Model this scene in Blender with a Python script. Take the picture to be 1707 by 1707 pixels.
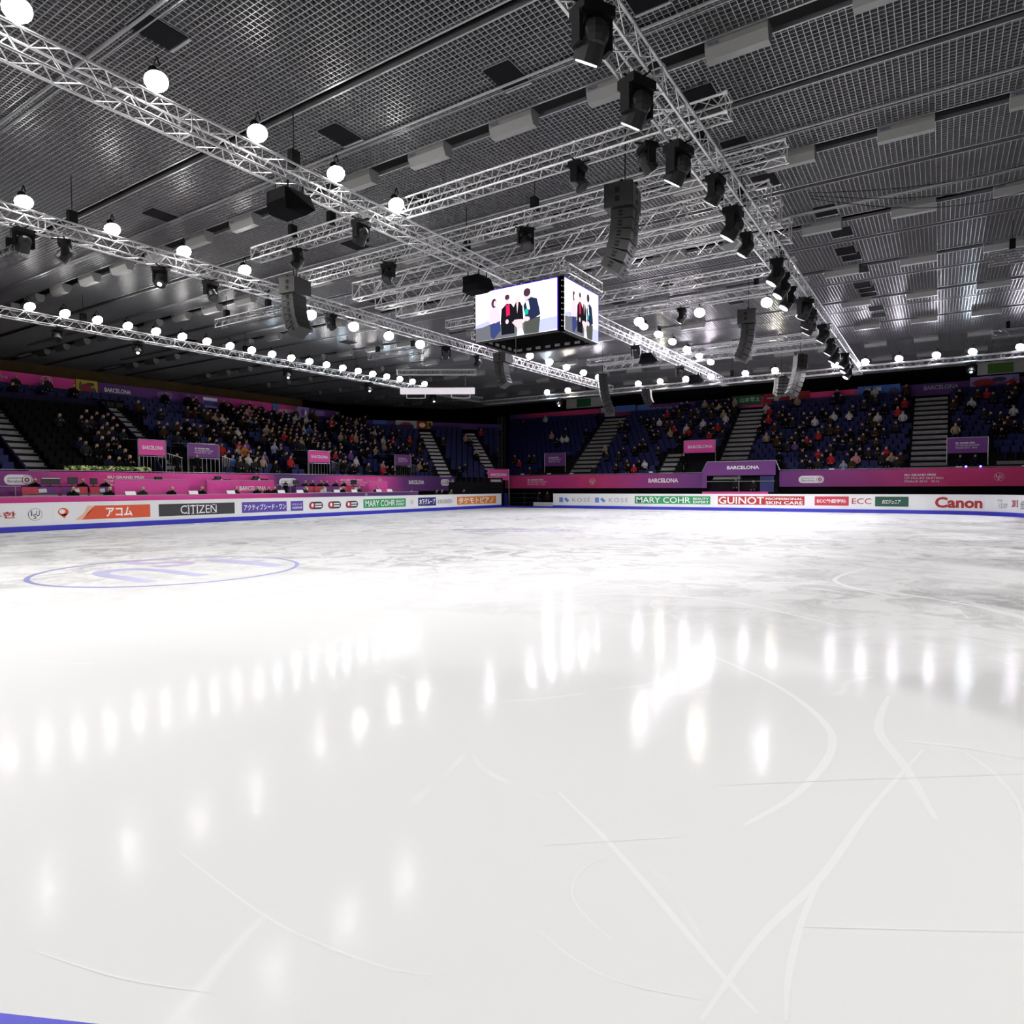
import bpy, math, random
from mathutils import Vector, Matrix, noise
random.seed(7)
for o in list(bpy.data.objects): bpy.data.objects.remove(o)
C = bpy.context.scene.collection
SC = bpy.context.scene

# ------------------------------------------------------------------ camera, world, exposure
YAW, PIT, ROLL, EYE = math.radians(33.16), math.radians(2.215), -0.0045, 1.65
def _cam():
    cp, sp, cr, sr = math.cos(PIT), math.sin(PIT), math.cos(ROLL), math.sin(ROLL)
    R = Matrix(((cr, -sr, 0), (sr, cr, 0), (0, 0, 1))) @ Matrix(((1, 0, 0), (0, cp, -sp), (0, sp, cp)))
    u = R @ Vector((math.sin(YAW), 0, math.cos(YAW)))
    v = R @ Vector((-math.cos(YAW), 0, math.sin(YAW)))
    w = R @ Vector((0, -1, 0))
    rows = [Vector((u[i], v[i], w[i])) for i in range(3)]      # camera right, down, forward in the hall's axes
    M = Matrix.Identity(4)
    for i in range(3):
        M[i][0], M[i][1], M[i][2] = rows[0][i], -rows[1][i], -rows[2][i]
    M[2][3] = EYE
    c = bpy.data.cameras.new('camera'); c.sensor_width = 36; c.lens = 36 * 1092 / 1707; c.clip_end = 300
    o = bpy.data.objects.new('camera', c); C.objects.link(o); o.matrix_world = M
    SC.camera = o
_cam()
W = bpy.data.worlds.new('hall_air'); SC.world = W; W.use_nodes = True
W.node_tree.nodes['Background'].inputs[0].default_value = (.6, .62, .75, 1)
W.node_tree.nodes['Background'].inputs[1].default_value = .02
SC.view_settings.view_transform = 'Standard'; SC.view_settings.look = 'None'
SC.view_settings.gamma = 1; SC.view_settings.use_curve_mapping = False
SC.view_settings.exposure = 0.42
LAMP_W = 330.0       # flood lamps on the trusses
ADDED_FLOOD_W = 2200.0  # added floods out of view, near end and right side
HEAD_W = 260.0
DOME = 45.0          # glow of their glass

# ------------------------------------------------------------------ materials
def mat(name, col, rough=.6, metal=0, emit=None, es=1, spec=.5, noise_amt=0, noise_scale=8, bump=0):
    m = bpy.data.materials.new(name); m.use_nodes = True
    nt = m.node_tree; b = nt.nodes['Principled BSDF']
    b.inputs['Base Color'].default_value = (*col, 1)
    b.inputs['Roughness'].default_value = rough; b.inputs['Metallic'].default_value = metal
    b.inputs['Specular IOR Level'].default_value = spec
    if emit:
        b.inputs['Emission Color'].default_value = (*emit, 1); b.inputs['Emission Strength'].default_value = es
    if noise_amt or bump:
        tc = nt.nodes.new('ShaderNodeTexCoord'); n = nt.nodes.new('ShaderNodeTexNoise')
        n.inputs['Scale'].default_value = noise_scale; n.inputs['Detail'].default_value = 5
        nt.links.new(tc.outputs['Object'], n.inputs['Vector'])
        if noise_amt:
            mx = nt.nodes.new('ShaderNodeMix'); mx.data_type = 'RGBA'
            mx.inputs[6].default_value = (*[c * (1 - noise_amt) for c in col], 1)
            mx.inputs[7].default_value = (*[min(1, c * (1 + noise_amt)) for c in col], 1)
            nt.links.new(n.outputs['Fac'], mx.inputs[0]); nt.links.new(mx.outputs[2], b.inputs['Base Color'])
        if bump:
            bp = nt.nodes.new('ShaderNodeBump'); bp.inputs['Strength'].default_value = bump
            nt.links.new(n.outputs['Fac'], bp.inputs['Height']); nt.links.new(bp.outputs[0], b.inputs['Normal'])
    return m
def srgb(r, g, b):
    f = lambda c: (c / 255 / 12.92) if c / 255 <= .04045 else ((c / 255 + .055) / 1.055) ** 2.4
    return (f(r), f(g), f(b))
def ramp_mat(name, axis, stops, rough=.75):
    """printed cloth whose colour runs along the hall's axis; stops = (metre, colour)"""
    m = bpy.data.materials.new(name); m.use_nodes = True; nt = m.node_tree; b = nt.nodes['Principled BSDF']
    b.inputs['Roughness'].default_value = rough
    g = nt.nodes.new('ShaderNodeNewGeometry'); sx = nt.nodes.new('ShaderNodeSeparateXYZ')
    nt.links.new(g.outputs['Position'], sx.inputs[0])
    mr = nt.nodes.new('ShaderNodeMapRange'); lo, hi = stops[0][0], stops[-1][0]
    mr.inputs[1].default_value = lo; mr.inputs[2].default_value = hi
    nt.links.new(sx.outputs[axis], mr.inputs[0])
    cr = nt.nodes.new('ShaderNodeValToRGB'); el = cr.color_ramp.elements
    for i, (p, c) in enumerate(stops):
        t = (p - lo) / (hi - lo)
        e = el[i] if i < 2 else el.new(t)
        e.position = t; e.color = (*c, 1)
    # set again in order (new() may reorder)
    for e, (p, c) in zip(sorted(el, key=lambda q: q.position), sorted(stops, key=lambda q: q[0])):
        e.position = (p - lo) / (hi - lo); e.color = (*c, 1)
    nt.links.new(mr.outputs[0], cr.inputs[0])
    n = nt.nodes.new('ShaderNodeTexNoise'); n.inputs['Scale'].default_value = 1.2
    nt.links.new(g.outputs['Position'], n.inputs['Vector'])
    bp = nt.nodes.new('ShaderNodeBump'); bp.inputs['Strength'].default_value = .5; bp.inputs['Distance'].default_value = .15
    nt.links.new(n.outputs['Fac'], bp.inputs['Height']); nt.links.new(bp.outputs[0], b.inputs['Normal'])
    nt.links.new(cr.outputs[0], b.inputs['Base Color'])
    return m
PINK, MAG, PURP, CRIM = srgb(244, 84, 176), srgb(226, 66, 150), srgb(122, 62, 138), srgb(222, 62, 122)
DPURP = srgb(86, 48, 116)
M = dict(
    white=mat('white_panel', (.86, .87, .88), .35), blue=mat('blue_kick', srgb(40, 44, 190), .4),
    alu=mat('aluminium_tube', (.62, .62, .63), .38, .6, noise_amt=.12), alu_d=mat('dark_aluminium_tube', (.3, .3, .31), .4, .6, noise_amt=.15),  # the second tube is a darker aluminium tone
    black=mat('black_housing', (.005, .005, .006), .6, spec=.2, noise_amt=.3), blackm=mat('black_cloth', (.004, .004, .005), .95, spec=.1, noise_amt=.4, noise_scale=2),
    dgrey=mat('dark_grey_plastic', (.02, .02, .021), .5, spec=.3, noise_amt=.2), grey=mat('grey_paint', (.35, .35, .36), .5, noise_amt=.15),
    lens=mat('lamp_glass', (.9, .9, .9), .2, emit=(1, .98, .95), es=DOME), lensb=mat('bluish_lamp_glass', (.9, .9, .9), .2, emit=(.72, .88, 1), es=DOME),
    lensp=mat('violet_lamp_glass', (.9, .9, .9), .2, emit=(.93, .84, 1), es=DOME), lensy=mat('warm_lamp_glass', (.9, .9, .9), .2, emit=(1, .95, .8), es=DOME),
    dot=mat('small_beam_glass', (.9, .9, .9), .2, emit=(.85, .88, 1), es=14), ledblue=mat('blue_led', (.1, .1, .9), .3, emit=(.1, .1, 1), es=8),
    glow=mat('lit_reflector', (.9, .9, .9), .2, emit=(.95, .85, 1), es=1.6),
    grid=mat('ceiling_grid_metal', (.30, .30, .315), .36, .5, noise_amt=.1, noise_scale=.6), deck=mat('ceiling_deck', (.012, .012, .013), .8, noise_amt=.4, noise_scale=1.5),
    diff=mat('diffuser_casing', (.24, .24, .235), .5, noise_amt=.06), hatch=mat('ceiling_hatch', (.008, .008, .01), .9, spec=.05),
    seat=mat('blue_seat_shell', srgb(30, 34, 88), .6, spec=.25, noise_amt=.15), seatk=mat('black_seat_shell', (.006, .006, .007), .9, spec=.1),
    tier=mat('tier_deck', (.014, .014, .017), .9, spec=.1, noise_amt=.4, noise_scale=3), step=mat('aisle_step', (.26, .25, .245), .45, .2, noise_amt=.35, noise_scale=2.5),
    navy=mat('navy_cladding', srgb(22, 20, 48), .8, spec=.2, noise_amt=.2), rail=mat('railing_steel', (.45, .46, .48), .35, .7),
    wood=mat('ochre_wall_panel', (.38, .25, .09), .7, noise_amt=.35, noise_scale=1.1), conc=mat('concrete_floor', (.10, .10, .105), .8, noise_amt=.3, noise_scale=1),
    pink=mat('pink_cloth', PINK, .7, bump=.3, noise_scale=2), purple=mat('purple_cloth', PURP, .7, bump=.3, noise_scale=2),
    orange=mat('orange_print', srgb(226, 84, 40), .5), charcoal=mat('charcoal_print', srgb(48, 48, 50), .5), violet=mat('violet_print', srgb(84, 66, 168), .5),
    green=mat('green_print', srgb(30, 158, 92), .5), red=mat('red_print', srgb(178, 34, 44), .5), red2=mat('rose_print', srgb(206, 52, 78), .5),
    dgreen=mat('dark_green_print', srgb(30, 84, 64), .5), navyp=mat('navy_print', srgb(28, 34, 118), .5), oran2=mat('amber_print', srgb(232, 134, 44), .5),
    ltblue=mat('light_blue_print', srgb(96, 140, 214), .5), txt=mat('white_lettering', (.92, .92, .92), .5), txtk=mat('dark_lettering', (.03, .03, .05), .5),
    txtr=mat('red_lettering', srgb(176, 34, 36), .5), txtg=mat('grey_lettering', (.3, .31, .33), .5), peach=mat('peach_print', srgb(244, 188, 160), .5),
    yellow=mat('mustard_flag_cloth', srgb(196, 160, 40), .7), sky=mat('sky_blue_flag', srgb(70, 110, 190), .7), lilac=mat('lilac_flag', srgb(150, 130, 196), .7),
    pale=mat('pale_flag', (.42, .42, .40), .7), fgreen=mat('green_flag', srgb(20, 90, 50), .7), fred=mat('red_flag_patch', srgb(150, 30, 40), .7),
    leaf=mat('leaf_green', srgb(70, 110, 30), .6, noise_amt=.4, noise_scale=20), petal=mat('cream_petals', srgb(232, 236, 170), .6),
    screenw=mat('monitor_plastic', (.02, .02, .022), .3), paper=mat('white_paper', (.8, .8, .8), .6),
    ringp=mat('ring_ice_paint', srgb(140, 142, 206), .3), paint=mat('blue_ice_paint', srgb(186, 188, 226), .3), paint2=mat('violet_ice_paint', srgb(190, 176, 216), .3), scuff=mat('skate_scuff', (.715, .72, .73), .5, spec=.2),
    box=mat('equipment_case', (.02, .02, .021), .7), cable=mat('black_cable', (.01, .01, .01), .6), spk=mat('speaker_paint', (.014, .014, .0135), .5, noise_amt=.2), spk2=mat('speaker_front', (.035, .035, .032), .5, noise_amt=.2),
)
M['banL'] = ramp_mat('left_banner_print', 0, [(4, PURP), (11, PURP), (15, MAG), (20, PINK), (24.2, MAG), (25, DPURP), (27.5, PURP), (30.5, PINK), (33.5, PINK), (36, PURP), (40, DPURP), (45, PURP)])
M['banF'] = ramp_mat('far_banner_print', 1, [(-12, CRIM), (-1, CRIM), (4, srgb(160, 60, 130)), (9, PURP), (15, PURP), (19, srgb(166, 62, 140)), (23, CRIM), (26, MAG), (32, CRIM)])
M['strip'] = ramp_mat('table_skirt_print', 0, [(5, MAG), (11, MAG), (17, PINK), (22, MAG), (26, PURP), (32, DPURP), (36, PURP)])
M['topL'] = ramp_mat('top_banner_print', 0, [(8, MAG), (18, MAG), (19, DPURP), (25, PURP), (29, MAG), (32, MAG), (33.5, DPURP), (42, DPURP)])
M['topF'] = ramp_mat('far_top_banner_print', 1, [(-6, DPURP), (4.5, DPURP), (5.6, CRIM), (13, CRIM), (14, DPURP), (26, DPURP), (27, CRIM), (33, CRIM), (36, DPURP)])

def ice_material():
    m = bpy.data.materials.new('resurfaced_ice'); m.use_nodes = True; nt = m.node_tree; L = nt.links.new; N = nt.nodes.new
    b = nt.nodes['Principled BSDF']; g = N('ShaderNodeNewGeometry')
    def nz(scale, detail, dist=0, rough=.6):
        n = N('ShaderNodeTexNoise'); n.inputs['Scale'].default_value = scale; n.inputs['Detail'].default_value = detail
        n.inputs['Distortion'].default_value = dist; n.inputs['Roughness'].default_value = rough
        L(g.outputs['Position'], n.inputs['Vector']); return n
    def rng(src, a, c, d=0, e=1):
        r = N('ShaderNodeMapRange'); r.inputs[1].default_value = a; r.inputs[2].default_value = c
        r.inputs[3].default_value = d; r.inputs[4].default_value = e; L(src, r.inputs[0]); return r.outputs[0]
    def mul(a, c):
        q = N('ShaderNodeMath'); q.operation = 'MULTIPLY'; L(a, q.inputs[0])
        if isinstance(c, float): q.inputs[1].default_value = c
        else: L(c, q.inputs[1])
        return q.outputs[0]
    # grey skate streaks, faded in from about ten metres out of this corner
    vl = N('ShaderNodeVectorMath'); vl.operation = 'DISTANCE'; vl.inputs[1].default_value = (-2, 2, 0); L(g.outputs['Position'], vl.inputs[0])
    streak_fade = rng(vl.outputs['Value'], 8.5, 14)
    patch = rng(nz(.16, 3).outputs['Fac'], .40, .60, .3, 1)
    patchy_fade = mul(streak_fade, patch)
    fine = rng(nz(1.1, 10, 1.2, .72).outputs['Fac'], .46, .60)
    grime = mul(patchy_fade, fine)
    mx = N('ShaderNodeMix'); mx.data_type = 'RGBA'
    mx.inputs[6].default_value = (.68, .685, .695, 1); mx.inputs[7].default_value = (.40, .40, .405, 1)
    L(grime, mx.inputs[0])
    # blade lines
    vo = N('ShaderNodeTexVoronoi'); vo.feature = 'DISTANCE_TO_EDGE'; vo.inputs['Scale'].default_value = .55
    nn = nz(.35, 2); av = N('ShaderNodeMix'); av.data_type = 'VECTOR'; av.inputs[0].default_value = .6
    L(g.outputs['Position'], av.inputs[4]); L(nn.outputs['Color'], av.inputs[5])
    L(av.outputs[1], vo.inputs['Vector'])
    line = rng(vo.outputs['Distance'], 0, .006, 1, 0)
    brk = rng(nz(1.1, 2).outputs['Fac'], .5, .6)
    line = mul(line, brk)
    mx2 = N('ShaderNodeMix'); mx2.data_type = 'RGBA'; mx2.inputs[7].default_value = (.78, .78, .79, 1)
    L(mul(line, .6), mx2.inputs[0]); L(mx.outputs[2], mx2.inputs[6]); L(mx2.outputs[2], b.inputs['Base Color'])
    r = rng(mul(streak_fade, fine), 0, 1, .10, .25)
    L(r, b.inputs['Roughness']); b.inputs['IOR'].default_value = 1.31; df = N('ShaderNodeBsdfDiffuse'); L(mx2.outputs[2], df.inputs['Color']); ms = N('ShaderNodeMixShader'); L(rng(streak_fade, 0, 1, .11, .09), ms.inputs[0]); L(df.outputs[0], ms.inputs[1]); L(b.outputs[0], ms.inputs[2]); L(ms.outputs[0], nt.nodes['Material Output'].inputs['Surface'])
    bp = N('ShaderNodeBump'); bp.inputs['Strength'].default_value = .10; bp.inputs['Distance'].default_value = .02
    L(nz(5, 6, .6).outputs['Fac'], bp.inputs['Height']); L(bp.outputs[0], b.inputs['Normal'])
    return m
M['ice'] = ice_material()

# ------------------------------------------------------------------ mesh builder
class MB:
    def __init__(s): s.v = []; s.f = []; s.m = []
    def quad(s, a, b, c, d, mi=0):
        n = len(s.v); s.v += [tuple(a), tuple(b), tuple(c), tuple(d)]; s.f.append((n, n + 1, n + 2, n + 3)); s.m.append(mi); return s
    def box(s, c, d, R=None, mi=0):
        n = len(s.v); c = Vector(c)
        for x in (-.5, .5):
            for y in (-.5, .5):
                for z in (-.5, .5):
                    p = Vector((x * d[0], y * d[1], z * d[2]))
                    s.v.append(tuple(c + (R @ p if R else p)))
        for f in ((0, 1, 3, 2), (4, 6, 7, 5), (0, 4, 5, 1), (2, 3, 7, 6), (0, 2, 6, 4), (1, 5, 7, 3)):
            s.f.append(tuple(n + i for i in f)); s.m.append(mi)
        return s
    def tube(s, p, q, r, k=5, r2=None, mi=0, caps=True):
        p, q = Vector(p), Vector(q); d = (q - p)
        if d.length < 1e-6: return s
        d.normalize(); a = d.orthogonal().normalized(); b = d.cross(a); n = len(s.v); r2 = r if r2 is None else r2
        for P, rr in ((p, r), (q, r2)):
            for i in range(k):
                t = 2 * math.pi * i / k; s.v.append(tuple(P + rr * (math.cos(t) * a + math.sin(t) * b)))
        for i in range(k):
            j = (i + 1) % k; s.f.append((n + i, n + j, n + k + j, n + k + i)); s.m.append(mi)
        if caps:
            s.f.append(tuple(n + k - 1 - i for i in range(k))); s.m.append(mi)
            s.f.append(tuple(n + k + i for i in range(k))); s.m.append(mi)
        return s
    def prism(s, poly, off, mi=0):
        """closed polygon (3-D points) pushed along vector off"""
        n = len(s.v); k = len(poly); off = Vector(off)
        s.v += [tuple(Vector(p)) for p in poly] + [tuple(Vector(p) + off) for p in poly]
        s.f.append(tuple(n + i for i in range(k))[::-1]); s.m.append(mi)
        s.f.append(tuple(n + k + i for i in range(k))); s.m.append(mi)
        for i in range(k):
            j = (i + 1) % k; s.f.append((n + i, n + j, n + k + j, n + k + i)); s.m.append(mi)
        return s
    def ball(s, c, r, k=10, h=7, z0=-1, z1=1, R=None, mi=0):
        c = Vector(c); r = Vector(r) if hasattr(r, '__len__') else Vector((r, r, r)); n = len(s.v)
        for i in range(h + 1):
            z = z0 + (z1 - z0) * i / h; t = math.asin(max(-1, min(1, z))); 
            t = math.asin(z0) + (math.asin(z1) - math.asin(z0)) * i / h
            for j in range(k):
                a = 2 * math.pi * j / k; p = Vector((math.cos(t) * math.cos(a) * r.x, math.cos(t) * math.sin(a) * r.y, math.sin(t) * r.z))
                s.v.append(tuple(c + (R @ p if R else p)))
        for i in range(h):
            for j in range(k):
                q = (j + 1) % k; s.f.append((n + i * k + j, n + i * k + q, n + (i + 1) * k + q, n + (i + 1) * k + j)); s.m.append(mi)
        return s
    def build(s, name, mats, parent=None, origin=None, smooth=False):
        if not isinstance(mats, (list, tuple)): mats = [mats]
        o0 = Vector(origin) if origin is not None else Vector((0, 0, 0))
        if parent is not None and origin is None: o0 = world_loc(parent)
        me = bpy.data.meshes.new(name); me.from_pydata([tuple(Vector(p) - o0) for p in s.v], [], s.f)
        for mm in mats: me.materials.append(M[mm] if isinstance(mm, str) else mm)
        if len(mats) > 1: me.polygons.foreach_set('material_index', s.m)
        if smooth: me.polygons.foreach_set('use_smooth', [True] * len(me.polygons))
        me.update()
        o = bpy.data.objects.new(name, me); C.objects.link(o)
        if parent is not None: o.parent = parent
        elif origin is not None: o.location = origin
        return o
def world_loc(o):
    p = Vector(o.location)
    while o.parent: o = o.parent; p += Vector(o.location)
    return p
def tag(o, label=None, cat=None, group=None, kind=None):
    if label: o['label'] = label
    if cat: o['category'] = cat
    if group: o['group'] = group
    if kind: o['kind'] = kind
    return o
def thing(name, label, cat, loc=(0, 0, 0), group=None, rz=0):
    o = bpy.data.objects.new(name, None); C.objects.link(o); o.location = loc; o.rotation_euler = (0, 0, rz); o.empty_display_size = .2
    return tag(o, label, cat, group)
KIDS = {}
def copy_tree(o, loc, rot=None, label=None, group=None, top=True):
    c = o.copy(); C.objects.link(c); c.location = loc if top else o.location
    if rot is not None and top: c.rotation_euler = rot
    if top:
        if label: c['label'] = label
        if group: c['group'] = group
        if o.name not in KIDS: KIDS[o.name] = list(o.children)
        kids = KIDS[o.name]
    else: kids = o.children
    for ch in kids:
        k = copy_tree(ch, None, None, top=False); k.parent = c
    return c

# ------------------------------------------------------------------ lettering (glyph outlines turned to flat meshes)
GL = {}
def glyphs(s, bold=0.0, sp=1.0):
    key = (s, bold, sp)
    if key in GL: return GL[key]
    cu = bpy.data.curves.new('lettering', 'FONT'); cu.body = s; cu.size = 1; cu.offset = bold; cu.resolution_u = 3; cu.space_character = sp
    cu.fill_mode = 'FRONT' if hasattr(cu, 'fill_mode') else cu.fill_mode
    o = bpy.data.objects.new('lettering', cu); C.objects.link(o); bpy.context.view_layer.update()
    dg = bpy.context.evaluated_depsgraph_get(); me = bpy.data.meshes.new_from_object(o.evaluated_get(dg))
    vs = [tuple(v.co) for v in me.vertices]; fs = [tuple(p.vertices) for p in me.polygons]
    bpy.data.objects.remove(o); bpy.data.curves.remove(cu); bpy.data.meshes.remove(me)
    if vs:
        x0 = min(v[0] for v in vs); x1 = max(v[0] for v in vs); y0 = min(v[1] for v in vs); y1 = max(v[1] for v in vs)
        vs = [((v[0] - x0) / max(1e-6, x1 - x0), (v[1] - y0) / max(1e-6, y1 - y0)) for v in vs]
    GL[key] = (vs, fs); return GL[key]
def write(s, F, x0, x1, z0, z1, m, parent, bold=0.0, sp=1.0, off=.02, name='lettering', slant=0, serif=0):
    """F(x, z, off) places a point of the surface the words stand on"""
    vs, fs = glyphs(s, bold, sp)
    b = MB(); b.v = [tuple(F(x0 + (x1 - x0) * (a + slant * (c - .5)), z0 + (z1 - z0) * c, off)) for a, c in vs]; b.f = list(fs); b.m = [0] * len(fs)
    return b.build(name, m, parent)
def panel(F, x0, x1, z0, z1, m, parent, off=.01, name='printed_panel', seg=1):
    b = MB()
    for i in range(seg):
        a, c = x0 + (x1 - x0) * i / seg, x0 + (x1 - x0) * (i + 1) / seg
        b.prism([F(a, z0, off), F(c, z0, off), F(c, z1, off), F(a, z1, off)], Vector(F(a, z0, 0)) - Vector(F(a, z0, off)))
    return b.build(name, m, parent)
def shape(F, pts, m, parent, off=.02, name='printed_mark'):
    b = MB(); b.v = [tuple(F(x, z, off)) for x, z in pts]; b.f = [tuple(range(len(pts)))]; b.m = [0]
    return b.build(name, m, parent)
def ell(cx, cz, rx, rz, n=20): return [(cx + rx * math.cos(2 * math.pi * i / n), cz + rz * math.sin(2 * math.pi * i / n)) for i in range(n)]
def ring(F, cx, cz, rx, rz, t, m, parent, off=.02, name='printed_ring', n=28):
    b = MB()
    for i in range(n):
        a, c = 2 * math.pi * i / n, 2 * math.pi * (i + 1) / n
        P = lambda an, k: F(cx + (rx - k) * math.cos(an), cz + (rz - k) * math.sin(an), off)
        b.quad(P(a, 0), P(c, 0), P(c, t), P(a, t))
    return b.build(name, m, parent)
def isu(F, cx, cz, r, m, parent, disc=None, off=.02):
    """round badge with the letters I S U, the S set low"""
    if disc: shape(F, ell(cx, cz, r, r), disc, parent, off, 'badge_disc')
    ring(F, cx, cz, r, r, r * .05, m, parent, off + .004, 'badge_ring')
    write('I', F, cx - r * .62, cx - r * .46, cz - r * .25, cz + r * .6, m, parent, .02, off=off + .004)
    write('S', F, cx - r * .3, cx + r * .12, cz - r * .75, cz + r * .1, m, parent, .01, off=off + .004)
    write('U', F, cx + r * .12, cx + r * .62, cz - r * .3, cz + r * .6, m, parent, .01, off=off + .004)
def capsule(F, x0, x1, z0, z1, m, parent, off=.02, name='printed_capsule'):
    r = (z1 - z0) / 2; cz = (z0 + z1) / 2; n = 10; pts = []
    for i in range(n + 1): a = -math.pi / 2 + math.pi * i / n; pts.append((x1 - r + r * math.cos(a), cz + r * math.sin(a)))
    for i in range(n + 1): a = math.pi / 2 + math.pi * i / n; pts.append((x0 + r + r * math.cos(a), cz + r * math.sin(a)))
    return shape(F, pts, m, parent, off, name)

# ------------------------------------------------------------------ the setting: floor, ice, ceiling, walls
def structure(o): o['kind'] = 'structure'; return o
CZ = 10.1
b = MB(); b.box((24, 18, -.35), (90, 84, .5)); structure(b.build('floor', 'conc'))
b = MB(); b.prism([(-6, -3.7, -.1), (39.8, -3.7, -.1)] + [(39.8 + 4 * math.cos(a), .3 + 4 * math.sin(a), -.1) for a in [math.radians(-80 + 10 * i) for i in range(9)]] + [(43.8, 29.4, -.1), (-6, 29.4, -.1)], (0, 0, .1))
ice = structure(b.build('floor_ice', 'ice'))
def FI(x, y, off): return (x, y, off * .1)
# painted badge near the left boards and the painted lettering patch at centre ice
ring(FI, 7.35, 13.05, 2.45, 2.45, .09, 'ringp', ice, .02, 'painted_ring', 64)
def FB(rot, cx, cy):
    c, s = math.cos(rot), math.sin(rot)
    return lambda x, y, off: (cx + x * c - y * s, cy + x * s + y * c, off * .1)
Fb = FB(math.pi, 7.35, 13.05)
write('I', Fb, -1.7, -1.3, -1.05, 1.35, 'paint', ice, .02, off=.03, name='painted_letter')
write('S', Fb, -1.0, .05, -2.3, -.5, 'paint2', ice, .01, off=.03, name='painted_letter')
write('U', Fb, .1, 1.35, -1.1, 1.4, 'paint', ice, .02, off=.03, name='painted_letter')
Fc = FB(math.radians(-52), 21.0, 13.3)
write('BARCELONA', Fc, -2.6, 2.6, .2, .9, 'paint2', ice, .02, off=.03, name='painted_letter')
write('GRAND PRIX', Fc, -2.3, 2.3, -.8, -.2, 'paint2', ice, .02, off=.03, name='painted_letter')
# scuffs left by blades: ribbons on the ice
NSC = [0]
def scuff(pts, w):
    NSC[0] += 1; hz_ = .0003 + .00005 * NSC[0]; b = MB(); n = 26; P = []
    for i in range(n + 1):
        t = i / n * (len(pts) - 1); k = min(int(t), len(pts) - 2); f = t - k
        p0 = Vector(pts[max(0, k - 1)]); p1 = Vector(pts[k]); p2 = Vector(pts[k + 1]); p3 = Vector(pts[min(len(pts) - 1, k + 2)])
        P.append(.5 * ((2 * p1) + (-p0 + p2) * f + (2 * p0 - 5 * p1 + 4 * p2 - p3) * f * f + (-p0 + 3 * p1 - 3 * p2 + p3) * f ** 3))
    for i in range(n):
        d = (P[i + 1] - P[i]).normalized(); q = Vector((-d.y, d.x)); wa = w * (.4 + .6 * math.sin(math.pi * (i + .5) / n)); wb = w * (.4 + .6 * math.sin(math.pi * (i + 1.5) / n)) if i < n - 1 else w * .3
        b.quad((*(P[i] - q * wa), hz_), (*(P[i + 1] - q * wb), hz_), (*(P[i + 1] + q * wb), hz_), (*(P[i] + q * wa), hz_))
    return b.build('skate_mark', 'scuff', ice)
SCUFFS = [
  ([(6.39, 1.88), (5.70, 1.13), (5.00, 0.67), (4.46, 0.54), (3.74, 0.61), (3.23, 0.77)], .025),
  ([(5.85, 0.31), (5.02, 0.32), (4.40, 0.14), (3.80, -0.01)], .03),
  ([(3.05, 1.70), (2.75, 1.28), (2.48, 0.94), (2.21, 0.62), (2.08, 0.45)], .014),
  ([(4.77, 0.06), (3.73, 0.27), (2.98, 0.39), (2.46, 0.52), (1.96, 0.59)], .016),
  ([(2.98, 0.39), (2.65, 0.41), (2.32, 0.40), (2.10, 0.37)], .012),
  ([(2.04, 1.22), (1.98, 1.04), (1.97, 0.85), (2.04, 0.61)], .004),
  ([(2.70, 1.20), (2.47, 1.26), (2.30, 1.22), (2.20, 1.10), (2.14, 0.97)], .004),
  ([(4.85, 0.19), (4.94, -0.13), (4.93, -0.45)], .02),
  ([(4.85, -0.16), (4.58, -0.29), (4.14, -0.37), (3.55, -0.33)], .012),
  ([(1.61, 2.86), (1.55, 2.32), (1.54, 1.95), (1.59, 1.58), (1.66, 1.39)], .006),
  ([(0.97, 2.68), (1.07, 2.29), (1.19, 1.99)], .004), ([(2.59, 0.40), (2.77, 0.10), (3.00, -0.29)], .004),
  ([(2.54, 1.51), (2.81, 1.18), (2.95, 1.00)], .004), ([(3.59, 0.99), (4.02, 0.44), (4.67, -0.43)], .004),
  ([(8.5, 1.0), (9.5, 2.6), (9.2, 4.2), (7.9, 5.0)], .03), ([(11, .5), (12.5, 1.5), (14.8, 1.2)], .04), ([(9.8, -1.2), (11.2, 0), (11.9, 1.9), (11.0, 3.0)], .03)]
for pts, w in SCUFFS: scuff(pts, w)

# ceiling: egg-crate grid in bands, with open slots where the air diffusers sit
PITCH = .12
SLOTS = [4.7 + 5.22 * k for k in range(-1, 11)]; DROW = [12.97 + 5.24 * k for k in range(0, 9)]
def in_gap(x): return any(abs(x - s) < .13 for s in SLOTS) or any(abs(x - s) < .24 for s in DROW)
UX0, UX1, VY0, VY1 = -3.0, 57.0, -9.0, 51.4
HATCH = [(6.84, 12.24), (11.16, 12.17), (12.4 - .9, 7.6), (11.3, 20.3), (14.88, 12.89), (10.9, 4.4), (14.45, 4.48), (17.0, 4.39), (19.3, 4.2), (16.4, 17.2), (22.4, 3.1), (23.0 + 1.6, 2.9), (26.6, 3.0), (27.4, 2.9), (29.2, 2.8), (31.5, 2.9), (32.3, 2.8), (33.1, 2.8), (36.0, 2.7), (37.5, 2.7), (20.9, 14.7), (22.0, 21.5), (26.6, 9.8), (28.0, 12.5), (31.0, 8.0), (17.1, 25), (6.2, 5.5), (32, 24), (27, 29), (21.5, 36)]
b = MB()
segs = []; edges = sorted([s - .13 for s in SLOTS] + [s - .24 for s in DROW] + [UX1]); starts = sorted([UX0] + [s + .13 for s in SLOTS] + [s + .24 for s in DROW])
cuts = sorted([(s - .13, s + .13) for s in SLOTS] + [(s - .24, s + .24) for s in DROW]); x = UX0
for a, c in cuts:
    if a > x: segs.append((x, min(a, UX1)))
    x = max(x, c)
    if x >= UX1: break
if x < UX1: segs.append((x, UX1))
bx = MB.box
i = 0; y = VY0
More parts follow.
